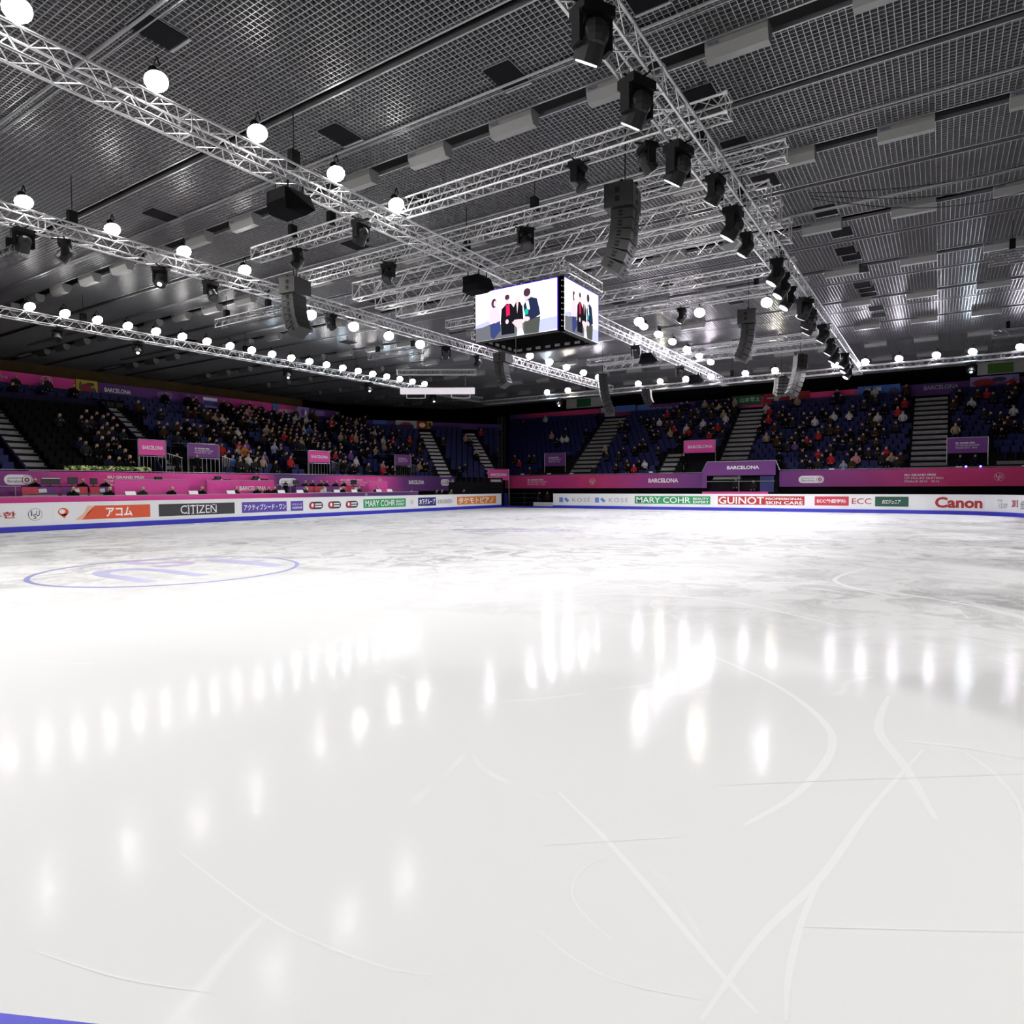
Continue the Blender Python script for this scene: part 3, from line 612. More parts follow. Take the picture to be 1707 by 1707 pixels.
# ------------------------------------------------------------------ speaker arrays
def array(label, u, v, ztop, zbot, n, yaw, top=True, violet_glints=False):
    """a curved column of boxes; yaw = direction the front faces"""
    t = thing('speaker_array', label, 'loudspeaker array', (u, v, ztop), 'hanging speaker arrays')
    f = Vector((math.cos(yaw), math.sin(yaw), 0)); s = Vector((-f.y, f.x, 0)); o = Vector((u, v, 0))
    H = ztop - zbot; z = ztop
    b = MB(); b.box((u, v, ztop + .04), (.1, .1, .08)); P = o + Vector((0, 0, ztop + .03))
    b.box(P, (.66, .06, .05), Matrix.Rotation(yaw + math.pi / 2, 3, 'Z')); b.box(P, (.06, .6, .05), Matrix.Rotation(yaw + math.pi / 2, 3, 'Z'))
    b.tube((u, v, ztop + .05), (u, v, CZ), .014, 4); b.build('flying_frame', 'black', t)
    wid = .62
    def cab(zc, h, tilt, shift, w=wid, deep=.5, nm='speaker_cabinet', holes=True):
        R = Matrix.Rotation(yaw, 3, 'Z') @ Matrix.Rotation(tilt, 3, 'Y')
        c = o + f * shift + Vector((0, 0, zc))
        b = MB(); b.box(c, (deep, w, h * .94), R)
        cb = b.build(nm, 'spk', t)
        g = MB(); g.box(c + R @ Vector((deep / 2 + .004, 0, 0)), (.012, w * .94, h * .86), R)
        gr = g.build('speaker_grille', 'spk2', cb) if False else g.build('speaker_grille', 'spk2', t)
        if holes:
            q = MB()
            for sgn in (-1, 1):
                a = c + R @ Vector((deep / 2 + .012, 0, sgn * h * .2)); q.box(a, (.01, .12, h * .16), R)
                [q.box(c + R @ Vector((-.02, sgn * (w / 2 + .004), zz * h)), (.1, .012, h * .2), R) for zz in (-.17, .17)]
            q.build('port', 'black', t)
    if top:
        ht = H * .30; cab(z - ht / 2, ht, 0, -.06, .78, .66); z -= ht
    hh = (z - zbot) / n; sh = 0; tilt = 0
    for k in range(n):
        tilt = .07 + .50 * (k / max(1, n - 1)) ** 1.4
        cab(z - hh / 2, hh, tilt, sh); sh -= math.sin(tilt) * hh * .95; z -= hh
    if violet_glints:
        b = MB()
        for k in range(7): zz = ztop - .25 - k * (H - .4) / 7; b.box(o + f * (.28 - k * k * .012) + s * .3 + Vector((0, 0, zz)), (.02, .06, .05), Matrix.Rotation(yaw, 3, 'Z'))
        b.build('violet_reflection_strip', 'lensp' if False else 'lilac', t)  # lilac boxes painted in for violet reflections on the cabinets
    return t
back = math.radians(180 + 33)
array('large hanging speaker array on the right, nearest the camera', 14.5, 6.28, 8.62, 6.68, 6, math.radians(-82))
array('hanging speaker array with pale front on the left of the screen cube', 14.5, 18.1, 8.55, 6.75, 6, math.radians(98))
array('dark hanging speaker array right of the screen cube, under the far cross trusses', 27.2, 6.5, 8.6, 6.65, 6, math.radians(-80))
array('dark hanging speaker array seen below the left corner of the screen cube', 27.2, 18.35, 8.25, 6.65, 6, math.radians(98))
array('slim grey speaker array over the far stand, left of centre', 36.4, 17.2, 8.4, 6.0, 9, math.radians(120), False)
array('slim grey speaker array over the far stand, rightmost', 36.4, 6.1, 8.3, 6.25, 9, math.radians(-60), False)
array('small far speaker array lit violet, left one', 40, 15.8, 7.8, 6.85, 6, math.radians(100), False, True)
array('small far speaker array lit violet, right one', 40, 7.7, 7.8, 6.85, 6, math.radians(-140), False, True)

# ------------------------------------------------------------------ screen cube
U0, U1, V0, V1, Z0, Z1 = 18.42, 20.95, 10.08, 13.55, 6.6, 8.3
scr = thing('screen_cube', 'hanging video screen cube showing four people on a bench', 'video screen', ((U0 + U1) / 2, (V0 + V1) / 2, Z1))
b = MB(); b.box(((U0 + U1) / 2, (V0 + V1) / 2, (Z0 + Z1) / 2 + .3), (U1 - U0 - .5, V1 - V0 - .5, Z1 - Z0 - .5)); b.build('inner_frame', 'black', scr)
def E_(name, col, st): return mat(name, (0, 0, 0), .6, emit=col, es=st, spec=0)
ES = 1.25
EM = dict(bg=E_('screen_bright', (.97, .95, 1), ES * .95), lil=E_('screen_lilac', srgb(232, 214, 246), ES), sofa=E_('screen_bench', srgb(110, 112, 120), ES * .8), floor=E_('screen_floor', srgb(176, 180, 226), ES),
          skin=E_('screen_skin', srgb(242, 190, 196), ES), hair=E_('screen_hair', srgb(70, 44, 62), ES), dark=E_('screen_black', srgb(22, 22, 30), ES), red=E_('screen_red', srgb(214, 30, 80), ES), pink=E_('screen_pink', srgb(226, 192, 212), ES),
          suit=E_('screen_suit', srgb(34, 42, 70), ES), teal=E_('screen_teal', srgb(20, 172, 150), ES), blond=E_('screen_blond', srgb(224, 200, 196), ES), wht=E_('screen_white', srgb(250, 250, 255), ES), jean=E_('screen_jeans', srgb(52, 62, 110), ES), leg=E_('screen_trousers', srgb(72, 76, 72), ES), blue=E_('screen_rim', srgb(60, 20, 190), ES))
def picture(F, par):
    def S(pts, m, k): shape(F, [(x, min(1, z * (1.16 if k > 3 else 1))) for x, z in pts], EM[m], par, .012 + .003 * k, 'screen_picture')
    panel(F, 0, 1, 0, 1, EM['bg'], par, .01, 'screen_face')
    S([(.78, 1), (1, 1), (1, .32), (.8, .3), (.85, .7)], 'lil', 1)
    S([(.76, .0), (1, .02), (1, .27), (.8, .25)], 'floor', 1)
    S([(0, .32), (.14, .36), (.2, .3), (.8, .22), (.78, 0), (0, 0)], 'sofa', 2)
    S([(0, .33), (.17, .4), (.2, .32), (.1, .28), (0, .27)], 'floor', 3)
    # woman in a pale pink jacket
    S([(.18, .3), (.18, .5), (.22, .56), (.28, .56), (.31, .5), (.33, .28), (.26, .26)], 'pink', 4); S(ell(.245, .63, .035, .08), 'hair', 5); S(ell(.262, .62, .022, .05), 'skin', 6); S([(.19, .27), (.32, .3), (.33, .14), (.24, .0), (.2, .05)], 'jean', 5); S(ell(.265, .31, .02, .035), 'skin', 7)
    # man in black with a red shirt
    S([(.33, .3), (.34, .5), (.4, .58), (.46, .57), (.49, .5), (.5, .05), (.34, .05)], 'dark', 6); S([(.395, .56), (.44, .56), (.445, .38), (.4, .36)], 'red', 7); S(ell(.415, .64, .027, .065), 'skin', 8); S(ell(.413, .69, .03, .045), 'hair', 9); S(ell(.41, .27, .02, .04), 'skin', 8)
    # fair haired woman in a black jacket, bare legs and white shoes
    S([(.48, .28), (.49, .5), (.52, .58), (.57, .57), (.6, .48), (.61, .26)], 'dark', 7); S([(.525, .56), (.55, .56), (.535, .38)], 'skin', 8); S(ell(.54, .62, .024, .06), 'skin', 9); S(ell(.54, .67, .028, .04), 'blond', 10)
    S([(.47, .24), (.52, .28), (.6, .27), (.6, .12), (.585, .08), (.54, .08), (.53, .14)], 'skin', 9); S([(.53, .0), (.54, .1), (.6, .11), (.62, .0)], 'wht', 10)
    # man in a navy suit with a green folder
    S([(.61, .5), (.65, .58), (.7, .62), (.77, .58), (.8, .4), (.81, .3), (.72, .24), (.64, .24)], 'suit', 8); S([(.62, .26), (.81, .27), (.79, .0), (.62, .02)], 'leg', 7); S([(.64, .55), (.67, .58), (.69, .42), (.66, .4)], 'wht', 9); S(ell(.645, .66, .035, .085), 'skin', 9); S(ell(.655, .71, .042, .07), 'hair', 10)
    S([(.625, .34), (.635, .43), (.675, .43), (.665, .33)], 'teal', 11); S(ell(.65, .26, .04, .04), 'skin', 12)
for nm, F, ln in (('left', lambda x, z, off: (U0 - off, V1 - .06 - x * (V1 - V0 - .26), Z0 + .03 + z * (Z1 - Z0 - .06)), 0), ('right', lambda x, z, off: (U0 + .1 + x * (U1 - U0 - .1), V0 - off, Z0 + .03 + z * (Z1 - Z0 - .06)), 1)):
    b = MB()
    q = MB(); [q.box((U0 - .012, V0 + .03, Z0 + .12 + k * .18), (.02, .025, .035)) for k in range(9)] if ln == 0 else [q.box((U0 + .05, V0 - .012, Z0 + .12 + k * .18), (.025, .02, .035)) for k in range(9)]; [q.box((U0 - .012, V1 - .02, Z0 + .12 + k * .18), (.02, .025, .035)) for k in range(9)] if ln == 0 else None; q.build('white_connector', 'txt', scr)
    if ln == 0: b.box((U0 + .09, (V0 + V1) / 2, (Z0 + Z1) / 2), (.18, V1 - V0, Z1 - Z0))
    else: b.box(((U0 + U1) / 2, V0 + .09, (Z0 + Z1) / 2), (U1 - U0, .18, Z1 - Z0))
    sp = b.build('screen_panel', 'black', scr); picture(F, sp)
    shape(F, [(-.02, 1.0), (1.0, 1.0), (1.0, 1.015), (-.02, 1.015)], EM['blue'], sp, .012, 'violet_rim'); shape(F, [(1.0, 0), (1.012, 0), (1.012, 1.0), (1.0, 1.0)], EM['blue'], sp, .012, 'violet_rim')
for nm, c, d in (('a', (U1 - .09, (V0 + V1) / 2, (Z0 + Z1) / 2), (.18, V1 - V0 - .4, Z1 - Z0)), ('b', ((U0 + U1) / 2, V1 - .09, (Z0 + Z1) / 2), (U1 - U0 - .4, .18, Z1 - Z0))):
    b = MB(); b.box(c, d); sp = b.build('screen_panel', 'black', scr)
    b = MB()
    for k in range(8):
        if nm == 'a': b.box((U1 - .2, V0 + .3 + k * .4, Z0 + .12), (.03, .2, .09)); b.box((U1 - .22, V0 + .3 + k * .4, Z0 + .12), (.03, .12, .04))
        elif k < 6: b.box((U0 + .3 + k * .4, V1 - .2, Z0 + .12), (.2, .03, .09))
    b.build('grab_handle', 'alu', sp)
truss('screen_ring_truss', 'near side of the square truss frame on top of the screen cube', (U0 + .05, V0 - .1, 8.57), (U0 + .05, V1 + .1, 8.57), .3, .3, .45, .022, .011, 'frame on the screen cube')
truss('screen_ring_truss', 'right side of the square truss frame on top of the screen cube', (U0 + .2, V0 + .05, 8.57), (U1 + .15, V0 + .05, 8.57), .3, .3, .45, .022, .011, 'frame on the screen cube')
truss('screen_ring_truss', 'far side of the square truss frame on top of the screen cube', (U1, V0 + .2, 8.57), (U1, V1 + .1, 8.57), .3, .3, .45, .022, .011, 'frame on the screen cube')
truss('screen_ring_truss', 'left side of the square truss frame on top of the screen cube', (U0 + .2, V1 - .05, 8.57), (U1 - .15, V1 - .05, 8.57), .3, .3, .45, .022, .011, 'frame on the screen cube')

# white rolled screen case hanging in front of the far corner, square to the view from this end
def F45(x, z, off): return (33.2 + .547 * x - .837 * off, 27.4 - .837 * x - .547 * off, z)
t = thing('rolled_screen', 'long white hanging bar under its own short truss before the far left corner', 'hanging bar', F45(0, 7.95, 0))
b = MB(); b.prism([F45(-2.4, 7.66, 0), F45(2.4, 7.66, 0), F45(2.4, 8.04, 0), F45(-2.4, 8.04, 0)], Vector(F45(0, 0, .3)) - Vector(F45(0, 0, 0))); b.build('white_bar', mat('glowing_white_case', (.85, .8, .84), .5, emit=(.95, .85, .92), es=.35), t)  # light on the white case is put in as a faint glow
b = MB()
for a, c in ((-2.0, -.8), (.9, 2.1)):
    b.tube(F45(a, 7.66, .15), F45(a, 7.4, .15), .02, 5); b.tube(F45(c, 7.66, .15), F45(c, 7.4, .15), .02, 5); b.tube(F45(a, 7.4, .15), F45(c, 7.4, .15), .02, 5)
b.build('handle', 'white', t)
b = MB(); [b.tube(F45(a, 8.04, .15), F45(a, 8.9, .15), .015, 5) for a in (-1.8, 1.8)]; b.build('suspension_rod', 'dgrey', t)
truss('short_truss', 'short level truss above the white hanging bar', F45(-2.6, 9.05, .15), F45(2.5, 9.05, .15), .34, .32, .45, group='stub trusses')
# slack cables at the right
for k in range(3):
    b = MB(); p = None
    for i in range(25):
        q = i / 24; P = (20.0 + .22 * k + 2.2 * math.sin(q * 3.1) * (.6 + .2 * k), 3.2 - 8.5 * q, 9.75 - .55 * math.sin(q * math.pi) * (.3 + .2 * k) + .25 * q)
        if p: b.tube(p, P, .012, 4, caps=False)
        p = P
    o = b.build('slack_cable', 'cable', origin=(20, 0, 9.7)); tag(o, 'thin black cable sagging from the ladder trusses to the right edge', 'cable', 'sagging cables')

# ------------------------------------------------------------------ people
def body_mesh(J, B, rad):
    me = bpy.data.meshes.new('body'); me.from_pydata([j for j in J], B, []); o = bpy.data.objects.new('body', me); C.objects.link(o)
    sk = o.modifiers.new('s', 'SKIN'); sd = o.modifiers.new('d', 'SUBSURF'); sd.levels = 1
    for i, v in enumerate(me.skin_vertices[0].data): v.radius = rad[i]; v.use_root = (i == 0)
    bpy.context.view_layer.update()
    e = bpy.data.meshes.new_from_object(o.evaluated_get(bpy.context.evaluated_depsgraph_get()))
    vs = [Vector(v.co) for v in e.vertices]; fs = [tuple(p.vertices) for p in e.polygons]
    bpy.data.objects.remove(o); bpy.data.meshes.remove(me); bpy.data.meshes.remove(e)
    return vs, fs
def figure(pose):
    if pose == 'stand':
        J = [(0, 0, .93), (0, -.01, 1.15), (0, 0, 1.36), (0, 0, 1.49), (0, .02, 1.60), (0, .02, 1.70)]
        arms = [[(.18, 0, 1.40), (.24, -.02, 1.14), (.20, .10, .92), (.19, .14, .84)]] * 2
        legs = [(.10, 0, .88), (.11, .02, .5), (.11, -.02, .09), (.12, .13, .04)]
    else:
        ln = {'lap': 0, 'clap': .03, 'lean': .12}[pose]
        J = [(0, -.05, .50), (0, -.06 + ln * .3, .72), (0, -.05 + ln * .8, .95), (0, -.03 + ln, 1.08), (0, -.005 + ln * 1.2, 1.18), (0, -.005 + ln * 1.2, 1.28)]
        hand = {'lap': (.08, .24, .60), 'clap': (.05, .26, .92), 'lean': (.05, .34, .72)}[pose]
        elb = {'lap': (.24, .0, .72), 'clap': (.24, .05, .74), 'lean': (.22, .14, .72)}[pose]
        arms = [[(.175, -.05 + ln * .8, .97), elb, tuple(.75 * a + .25 * c for a, c in zip(hand, elb)), hand]] * 2
        legs = [(.10, -.01, .49), (.12, .30, .50), (.11, .27, .10), (.12, .38, .04)]
    B = [(i, i + 1) for i in range(5)]; rad = [(.15, .11), (.14, .10), (.16, .105), (.055, .055), (.095, .10), (.075, .085)]
    P = list(J)
    for s in (1, -1):
        k = len(P); P += [(s * a[0], a[1], a[2]) for a in arms[0]]; B += [(2, k), (k, k + 1), (k + 1, k + 2), (k + 2, k + 3)]; rad += [(.07, .07), (.05, .05), (.036, .036), (.036, .03)]
        k = len(P); P += [(s * a[0], a[1], a[2]) for a in legs]; B += [(0, k), (k, k + 1), (k + 1, k + 2), (k + 2, k + 3)]; rad += [(.095, .095), (.07, .07), (.045, .045), (.045, .03)]
    vs, fs = body_mesh(P, B, rad)
    hd = Vector(P[4]) + Vector((0, 0, .04)); hz = P[3][2] + .01; hands = [Vector(P[9]), Vector(P[17])] if False else [Vector((s * arms[0][3][0], arms[0][3][1], arms[0][3][2])) for s in (1, -1)]
    waist = .62 if pose != 'stand' else .95; ank = .13
    mi = []
    for f in fs:
        c = sum((vs[i] for i in f), Vector()) / len(f)
        if c.z > hz:
            mi.append(2 if (c.z > hd.z + .055 or c.y < hd.y - .015 and c.z > hz + .03) else 1)
        elif min((c - h).length for h in hands) < .06: mi.append(1)
        elif c.z < ank: mi.append(4)
        elif c.z < waist and (pose == 'stand' or c.y > .04 or c.z < .5) and not (pose != 'stand' and abs(c.x) > .17 and c.z > .6): mi.append(3)
        else: mi.append(0)
    return [tuple(v) for v in vs], fs, mi
FIG = {p: figure(p) for p in ('lap', 'clap', 'lean', 'stand')}
TOPS = {'black': (.012, .012, .014), 'dark grey': (.05, .05, .055), 'navy': (.02, .026, .07), 'brown': (.10, .055, .03), 'red': (.50, .03, .04), 'white': (.7, .68, .68), 'pink': (.62, .26, .32), 'blue': (.06, .14, .45), 'purple': (.16, .08, .28), 'beige': (.42, .32, .22), 'green': (.10, .22, .06), 'orange': (.6, .20, .04), 'light blue': (.34, .42, .62)}
TM = {k: mat('clothes_' + k.replace(' ', '_'), tuple(q * (.45 if max(c) < .12 else .8) for q in c), .9, spec=.08, noise_amt=.25, noise_scale=12) for k, c in TOPS.items()}
SK = [mat('skin_light', (.50, .29, .21), .6), mat('skin_tan', (.34, .19, .13), .6)]
HR = {'dark': mat('hair_dark', (.015, .01, .008), .6), 'brown': mat('hair_brown', (.08, .04, .02), .6), 'fair': mat('hair_fair', (.35, .24, .12), .6), 'grey': mat('hair_grey', (.32, .31, .30), .6)}
TR = [mat('trousers_black', (.005, .005, .006), .9, spec=.08), mat('trousers_denim', (.02, .03, .07), .9, spec=.08)]
SHOE = mat('shoe_leather', (.01, .01, .01), .5)
PM = {}
def pmesh(pose, top, hair, sk, tr):
    k = (pose, top, hair, sk, tr)
    if k not in PM:
        v, f, mi = FIG[pose]; me = bpy.data.meshes.new('person'); me.from_pydata(v, [], f)
        for m in (TM[top], SK[sk], HR[hair], TR[tr], SHOE): me.materials.append(m)
        me.polygons.foreach_set('material_index', mi); me.polygons.foreach_set('use_smooth', [True] * len(f)); me.update(); PM[k] = me
    return PM[k]
def person(p, face, pose, top, hair, sk, tr, label, group=None, sc=1.0):
    o = bpy.data.objects.new('person', pmesh(pose, top, hair, sk, tr)); C.objects.link(o); o.location = p
    o.rotation_euler = (0, 0, math.atan2(face[1], face[0]) - math.pi / 2); o.scale = (sc, sc, sc)
    return tag(o, label, 'person', group)

# ------------------------------------------------------------------ grandstands
ROWN = ['front row'] + [x + ' row' for x in NTH[1:]]
seats = []      # (pos, facing dir, stand, row, t)
PORT = []       # portals: (stand, t0, t1, s0, s1) keep clear
class Stand:
    def __init__(s, key, name, O, r, n, z0, rise, run, rows, lim, aisles, label):
        s.__dict__.update(locals()); s.O = Vector((*O, 0)); s.r = Vector((*r, 0)); s.n = Vector((*n, 0))
        s.th = thing('grandstand', label, 'grandstand', (O[0], O[1], 0))
    def P(s, t, q, z): return s.O + s.r * t + s.n * q + Vector((0, 0, z))
    def prism(s, b, t0, t1, q0, q1, za, zb): b.prism([s.P(t0, q0, za), s.P(t1, q0, za), s.P(t1, q1, za), s.P(t0, q1, za)], (0, 0, zb - za))
    def build(s):
        b = MB()
        for k in range(s.rows):
            a, c = s.lim(k); s.prism(b, a, c, k * s.run, s.rows * s.run, s.z0 + (k - 1) * s.rise if k else .1, s.z0 + k * s.rise)
        b.build('tiered_deck', 'tier', s.th)
        for (a, c, m, kmax) in s.aisles:
            b = MB()
            for k in range(kmax):
                l0, l1 = s.lim(k)
                if a < l0 - .1 or c > l1 + .1: continue
                z = s.z0 + k * s.rise
                s.prism(b, a, c, k * s.run - .03, k * s.run + s.run * .5, z, z + .03)
                s.prism(b, a, c, k * s.run + s.run * .5, (k + 1) * s.run, z, z + s.rise * .5 + .03)
            b.build('aisle_stair', m, s.th)
        for k in range(s.rows):
            a, c = s.lim(k); t = a + .3
            while t < c - .25:
                if not any(x0 - .28 < t < x1 + .28 for x0, x1, _, km in s.aisles if k < km) and not any(p[0] == s.key and p[1] - .3 < t < p[2] + .3 and p[3] - .5 < k * s.run < p[4] for p in PORT):
                    seats.append((s.P(t, (k + .62) * s.run, s.z0 + k * s.rise), -s.n, s, k, t))
                t += .5
PORT += [('L', 17.2, 19.0, 0, 2.2), ('L', 19.9, 22.0, 0, 2.2), ('L', 27.9, 29.9, 0, 2.2), ('L', 35.8, 37.8, 0, 2.2), ('C', 4.6, 8.2, -1, 2.0)]
PORT += [('F', 31.6 - 16.6, 31.6 - 13.8, 0, 3.0), ('F', 31.6 - 28.6, 31.6 - 26.2, 0, 2.2), ('F', 31.6 + .2, 31.6 + 2.6, 0, 2.6), ('F', 31.6 - 14.2, 31.6 - 9.0, -1, .9)]
VIP = (13.7, 18.3)
SL = Stand('L', 'left', (0, 33.15), (1, 0), (0, 1), 2.02, .315, .53, 15, lambda k: (5, 40.1), [(12.5, 13.5, 'step', 12), (18.35, 19.6, 'step', 14), (9.0, 10.8, 'step', 15), (25.6, 26.5, 'tier', 15), (33.2, 34.0, 'tier', 15)], 'long dark grandstand of blue seats with spectators along the left side')
SF = Stand('F', 'far', (47.3, 31.6), (0, -1), (1, 0), 2.1, .365, .50, 16, lambda k: (-.33 * k * .5 * 2 * .98, 40), [(5.8, 7.9, 'step', 16), (17.9, 19.8, 'step', 16), (30.0, 31.95, 'step', 16), (13.6, 14.7, 'step', 6), (34.4, 35.9, 'step', 3)], 'wide grandstand of blue seats behind the far boards')
SC_ = Stand('C', 'corner', (40.75, 33.25), (.832, -.555), (.555, .832), 2.05, .33, .49, 14, lambda k: (-.25 - .72 * .49 * k * .93, 5.2 + .4 * .49 * k), [(0, 1.0, 'step', 14), (4.25, 5.15, 'step', 14)], 'angled corner grandstand between the left and far stands with two pale stairs')
M['step_c'] = mat('pale_step', (.62, .56, .56), .5)  # corner stairs have paler steps than the other stands
SC_.aisles = [(a, c, 'step_c', k) for a, c, m, k in SC_.aisles]
for s in (SL, SF, SC_): s.build()

# VIP block on the left stand: navy cladding walls beside and above the black seats
b = MB(); b.box((13.2, 33.15 + 12 * .53 + .1, 6.15), (10.4, .12, .85)); b.build('cladding_wall', 'navy', SL.th)
b = MB(); b.prism([(18.32, 33.2, 2.0), (18.32, 39.5, 5.3), (18.32, 39.5, 6.6), (18.32, 33.9, 3.35), (18.32, 33.2, 2.6)], (-.1, 0, 0)); b.build('cladding_wall', 'navy', SL.th)
b = MB(); b.prism([(12.4, 33.2, 2.0), (12.4, 39.5, 5.3), (12.4, 39.5, 6.1), (12.4, 33.2, 2.5)], (-.1, 0, 0)); b.build('cladding_wall', 'navy', SL.th)
b = MB(); b.prism([(10.95, 33.2, 2.0), (10.95, 38.5, 5.0), (10.95, 38.5, 5.6), (10.95, 33.2, 2.4)], (-.1, 0, 0)); b.build('cladding_wall', 'navy', SL.th)

# front walls with printed banners and the rails on top
def front(F, x0, x1, zt, zb, m, name, label, group, parent=None, skirt=True, seg=12):
    t = thing(name, label, 'banner', F((x0 + x1) / 2, zb, 0), group)
    panel(F, x0, x1, zb, zt, m, t, .03, 'printed_cloth', seg)
    b = MB(); b.tube(F(x0, zt + .05, .0), F(x1, zt + .05, 0), .022, 6); b.build('top_rail', 'rail', t)
    return t
F33 = lambda x, z, off: (x, 33.0 - off, z)
F47 = lambda v, z, off: (47.0 - off, -v, z)      # read with x = -v
def mark_pill(F, x0, x1, z0, z1, par, m='txt', off=.045, tm='purple'):
    capsule(F, x0, x1, z0, z1, m, par, off, 'white_pill')
    w = x1 - x0; h = z1 - z0
    write('Ajuntament de', F, x0 + w * .12, x0 + w * .62, z0 + h * .56, z0 + h * .76, tm, par, 0, off=off + .01)
    write('Barcelona', F, x0 + w * .12, x0 + w * .64, z0 + h * .24, z0 + h * .5, tm, par, 0, off=off + .01)
    ring(F, x1 - h / 2, (z0 + z1) / 2, h * .42, h * .42, h * .05, tm, par, off + .01)
    ring(F, x1 - h / 2, (z0 + z1) / 2, h * .22, h * .22, h * .12, 'fred', par, off + .01)
def mark_gp(F, x0, x1, z0, z1, par, off=.045, m='txt'):
    h = z1 - z0; w = x1 - x0
    write('ISU GRAND PRIX', F, x0, x0 + w * .82, z0 + h * .74, z1, m, par, .03, off=off)
    write('OF FIGURE SKATING', F, x0, x1, z0 + h * .38, z0 + h * .62, m, par, 0, off=off)
    write('FINAL® 2015 · 2016', F, x0, x0 + w * .9, z0, z0 + h * .26, m, par, 0, off=off)
fw = front(F33, 4, 42.3, 2.42, 1.35, 'banL', 'stand_banner', 'long pink and purple printed banner along the foot of the left grandstand', 'stand front banners', seg=30)
mark_pill(F33, 11.4, 12.45, 1.82, 2.26, fw); mark_gp(F33, 15.5, 17.6, 1.75, 2.25, fw); mark_pill(F33, 24.8 + .3, 26.4, 1.72, 2.22, fw)
write('BARCELONA', F33, 20.5, 23.2, 1.75, 2.05, 'txt', fw, .02, off=.045)
mark_gp(F33, 29.9, 32.3, 1.75, 2.2, fw); isu(F33, 33.5, 2.1, .2, 'txt', fw, off=.045)
write('BARCELONA', F33, 36.5, 38.2, 1.87, 2.17, 'txt', fw, .03, off=.045); mark_pill(F33, 40.2, 41.3, 1.76, 2.27, fw)
b = MB(); b.box((23, 33.08, .75), (38.6, .06, 1.3)); o = b.build('black_skirt', 'blackm', origin=(23, 33.08, .1)); tag(o, 'black cloth below the banner of the left grandstand', 'cloth skirt')
Fe = lambda x, z, off: (42.3 + .832 * x - .555 * off, 33.0 - 1.1 + 1.05 - .555 * x - .832 * off, z)
fe = front(Fe, .0, 2.5, 2.40, 1.55, 'banL', 'stand_banner', 'short purple banner on the angled corner grandstand beside the gateway', 'stand front banners', seg=2)
fa = front(F47, -31.35, -14.2, 2.56, 1.5, 'banF', 'stand_banner', 'crimson to purple printed banner at the foot of the far stand, left length', 'stand front banners', seg=16)
mark_gp(F47, -29.1, -27.2, 1.78, 2.28, fa, .045); isu(F47, -23.05, 2.02, .28, 'txt', fa, 'fred' if False else None, off=.045); write('BARCELONA', F47, -18.4, -16.1, 1.9, 2.22, 'txt', fa, .035, off=.045)
fb = front(F47, -9.2, 12, 2.64, 1.56, 'banF', 'stand_banner', 'purple to crimson printed banner at the foot of the far stand, right length', 'stand front banners', seg=18)
mark_pill(F47, -7.9, -6.35, 1.8, 2.28, fb); mark_gp(F47, -1.85, .15, 1.8, 2.32, fb); isu(F47, 2.83, 2.1, .24, 'txt', fb, off=.045)
b = MB(); b.box((47.12, 22.8, .85), (.06, 17.2, 1.5)); o = b.build('black_skirt', 'blackm', origin=(47.1, 22.8, .1)); tag(o, 'black cloth below the left length of the far banner', 'cloth skirt')
b = MB(); b.box((47.12, -1.4, .85), (.06, 21.0, 1.5)); o = b.build('black_skirt', 'blackm', origin=(47.1, -1.4, .1)); tag(o, 'black cloth below the right length of the far banner', 'cloth skirt')

# commentary pit in the far stand
Fp = lambda v, z, off: (46.5 - off, -v, z)
pt = thing('commentary_booth', 'dark booth in the far stand under a purple banner, with two camera operators', 'booth', (47, 11.6, 0))
panel(Fp, -13.85, -9.25, 2.36, 3.3, 'purple', pt, .04, 'printed_cloth'); shape(Fp, [(-14.2, 1.5), (-14.2, 2.6), (-13.85, 3.3), (-13.85, 1.5)], 'purple', pt, .04, 'side_cloth')
write('BARCELONA', Fp, -12.45, -10.3, 2.78, 3.02, 'txt', pt, .035, off=.06)
b = MB(); b.box((47.9, 11.6, 1.3), (.1, 5.2, 2.4)); b.box((47.4, 9.15, 1.4), (1.2, .08, 2.6)); b.box((47.4, 14.1, 1.4), (1.2, .08, 2.6)); b.build('booth_wall', 'blackm', pt)
b = MB(); b.tube(Fp(-13.9, 1.95, 0), Fp(-9.3, 1.95, 0), .02, 5); b.tube(Fp(-11.65, 1.1, 0), Fp(-11.65, 2.35, 0), .03, 5); b.tube(Fp(-14.2, 2.66, 0), Fp(-13.85, 3.34, 0), .025, 5); b.tube(Fp(-13.85, 3.34, 0), Fp(-9.25, 3.34, 0), .025, 5); b.tube(Fp(-9.25, 3.34, 0), Fp(-9.0, 2.7, 0), .025, 5); b.build('rail', 'rail', pt)
b = MB(); b.box((47.0, 9.9, 1.75), (.05, .9, 1.1)); b.build('blue_curtain', 'navyp', pt)
Fs = lambda v, z, off: (45.9 - off, -v, z)
o = panel(Fs, -14.0, -9.6, 1.08, 1.24, 'pink', None, .03, 'pink_strip'); tag(o, 'low pink cloth strip in front of the dark booth', 'cloth strip'); 

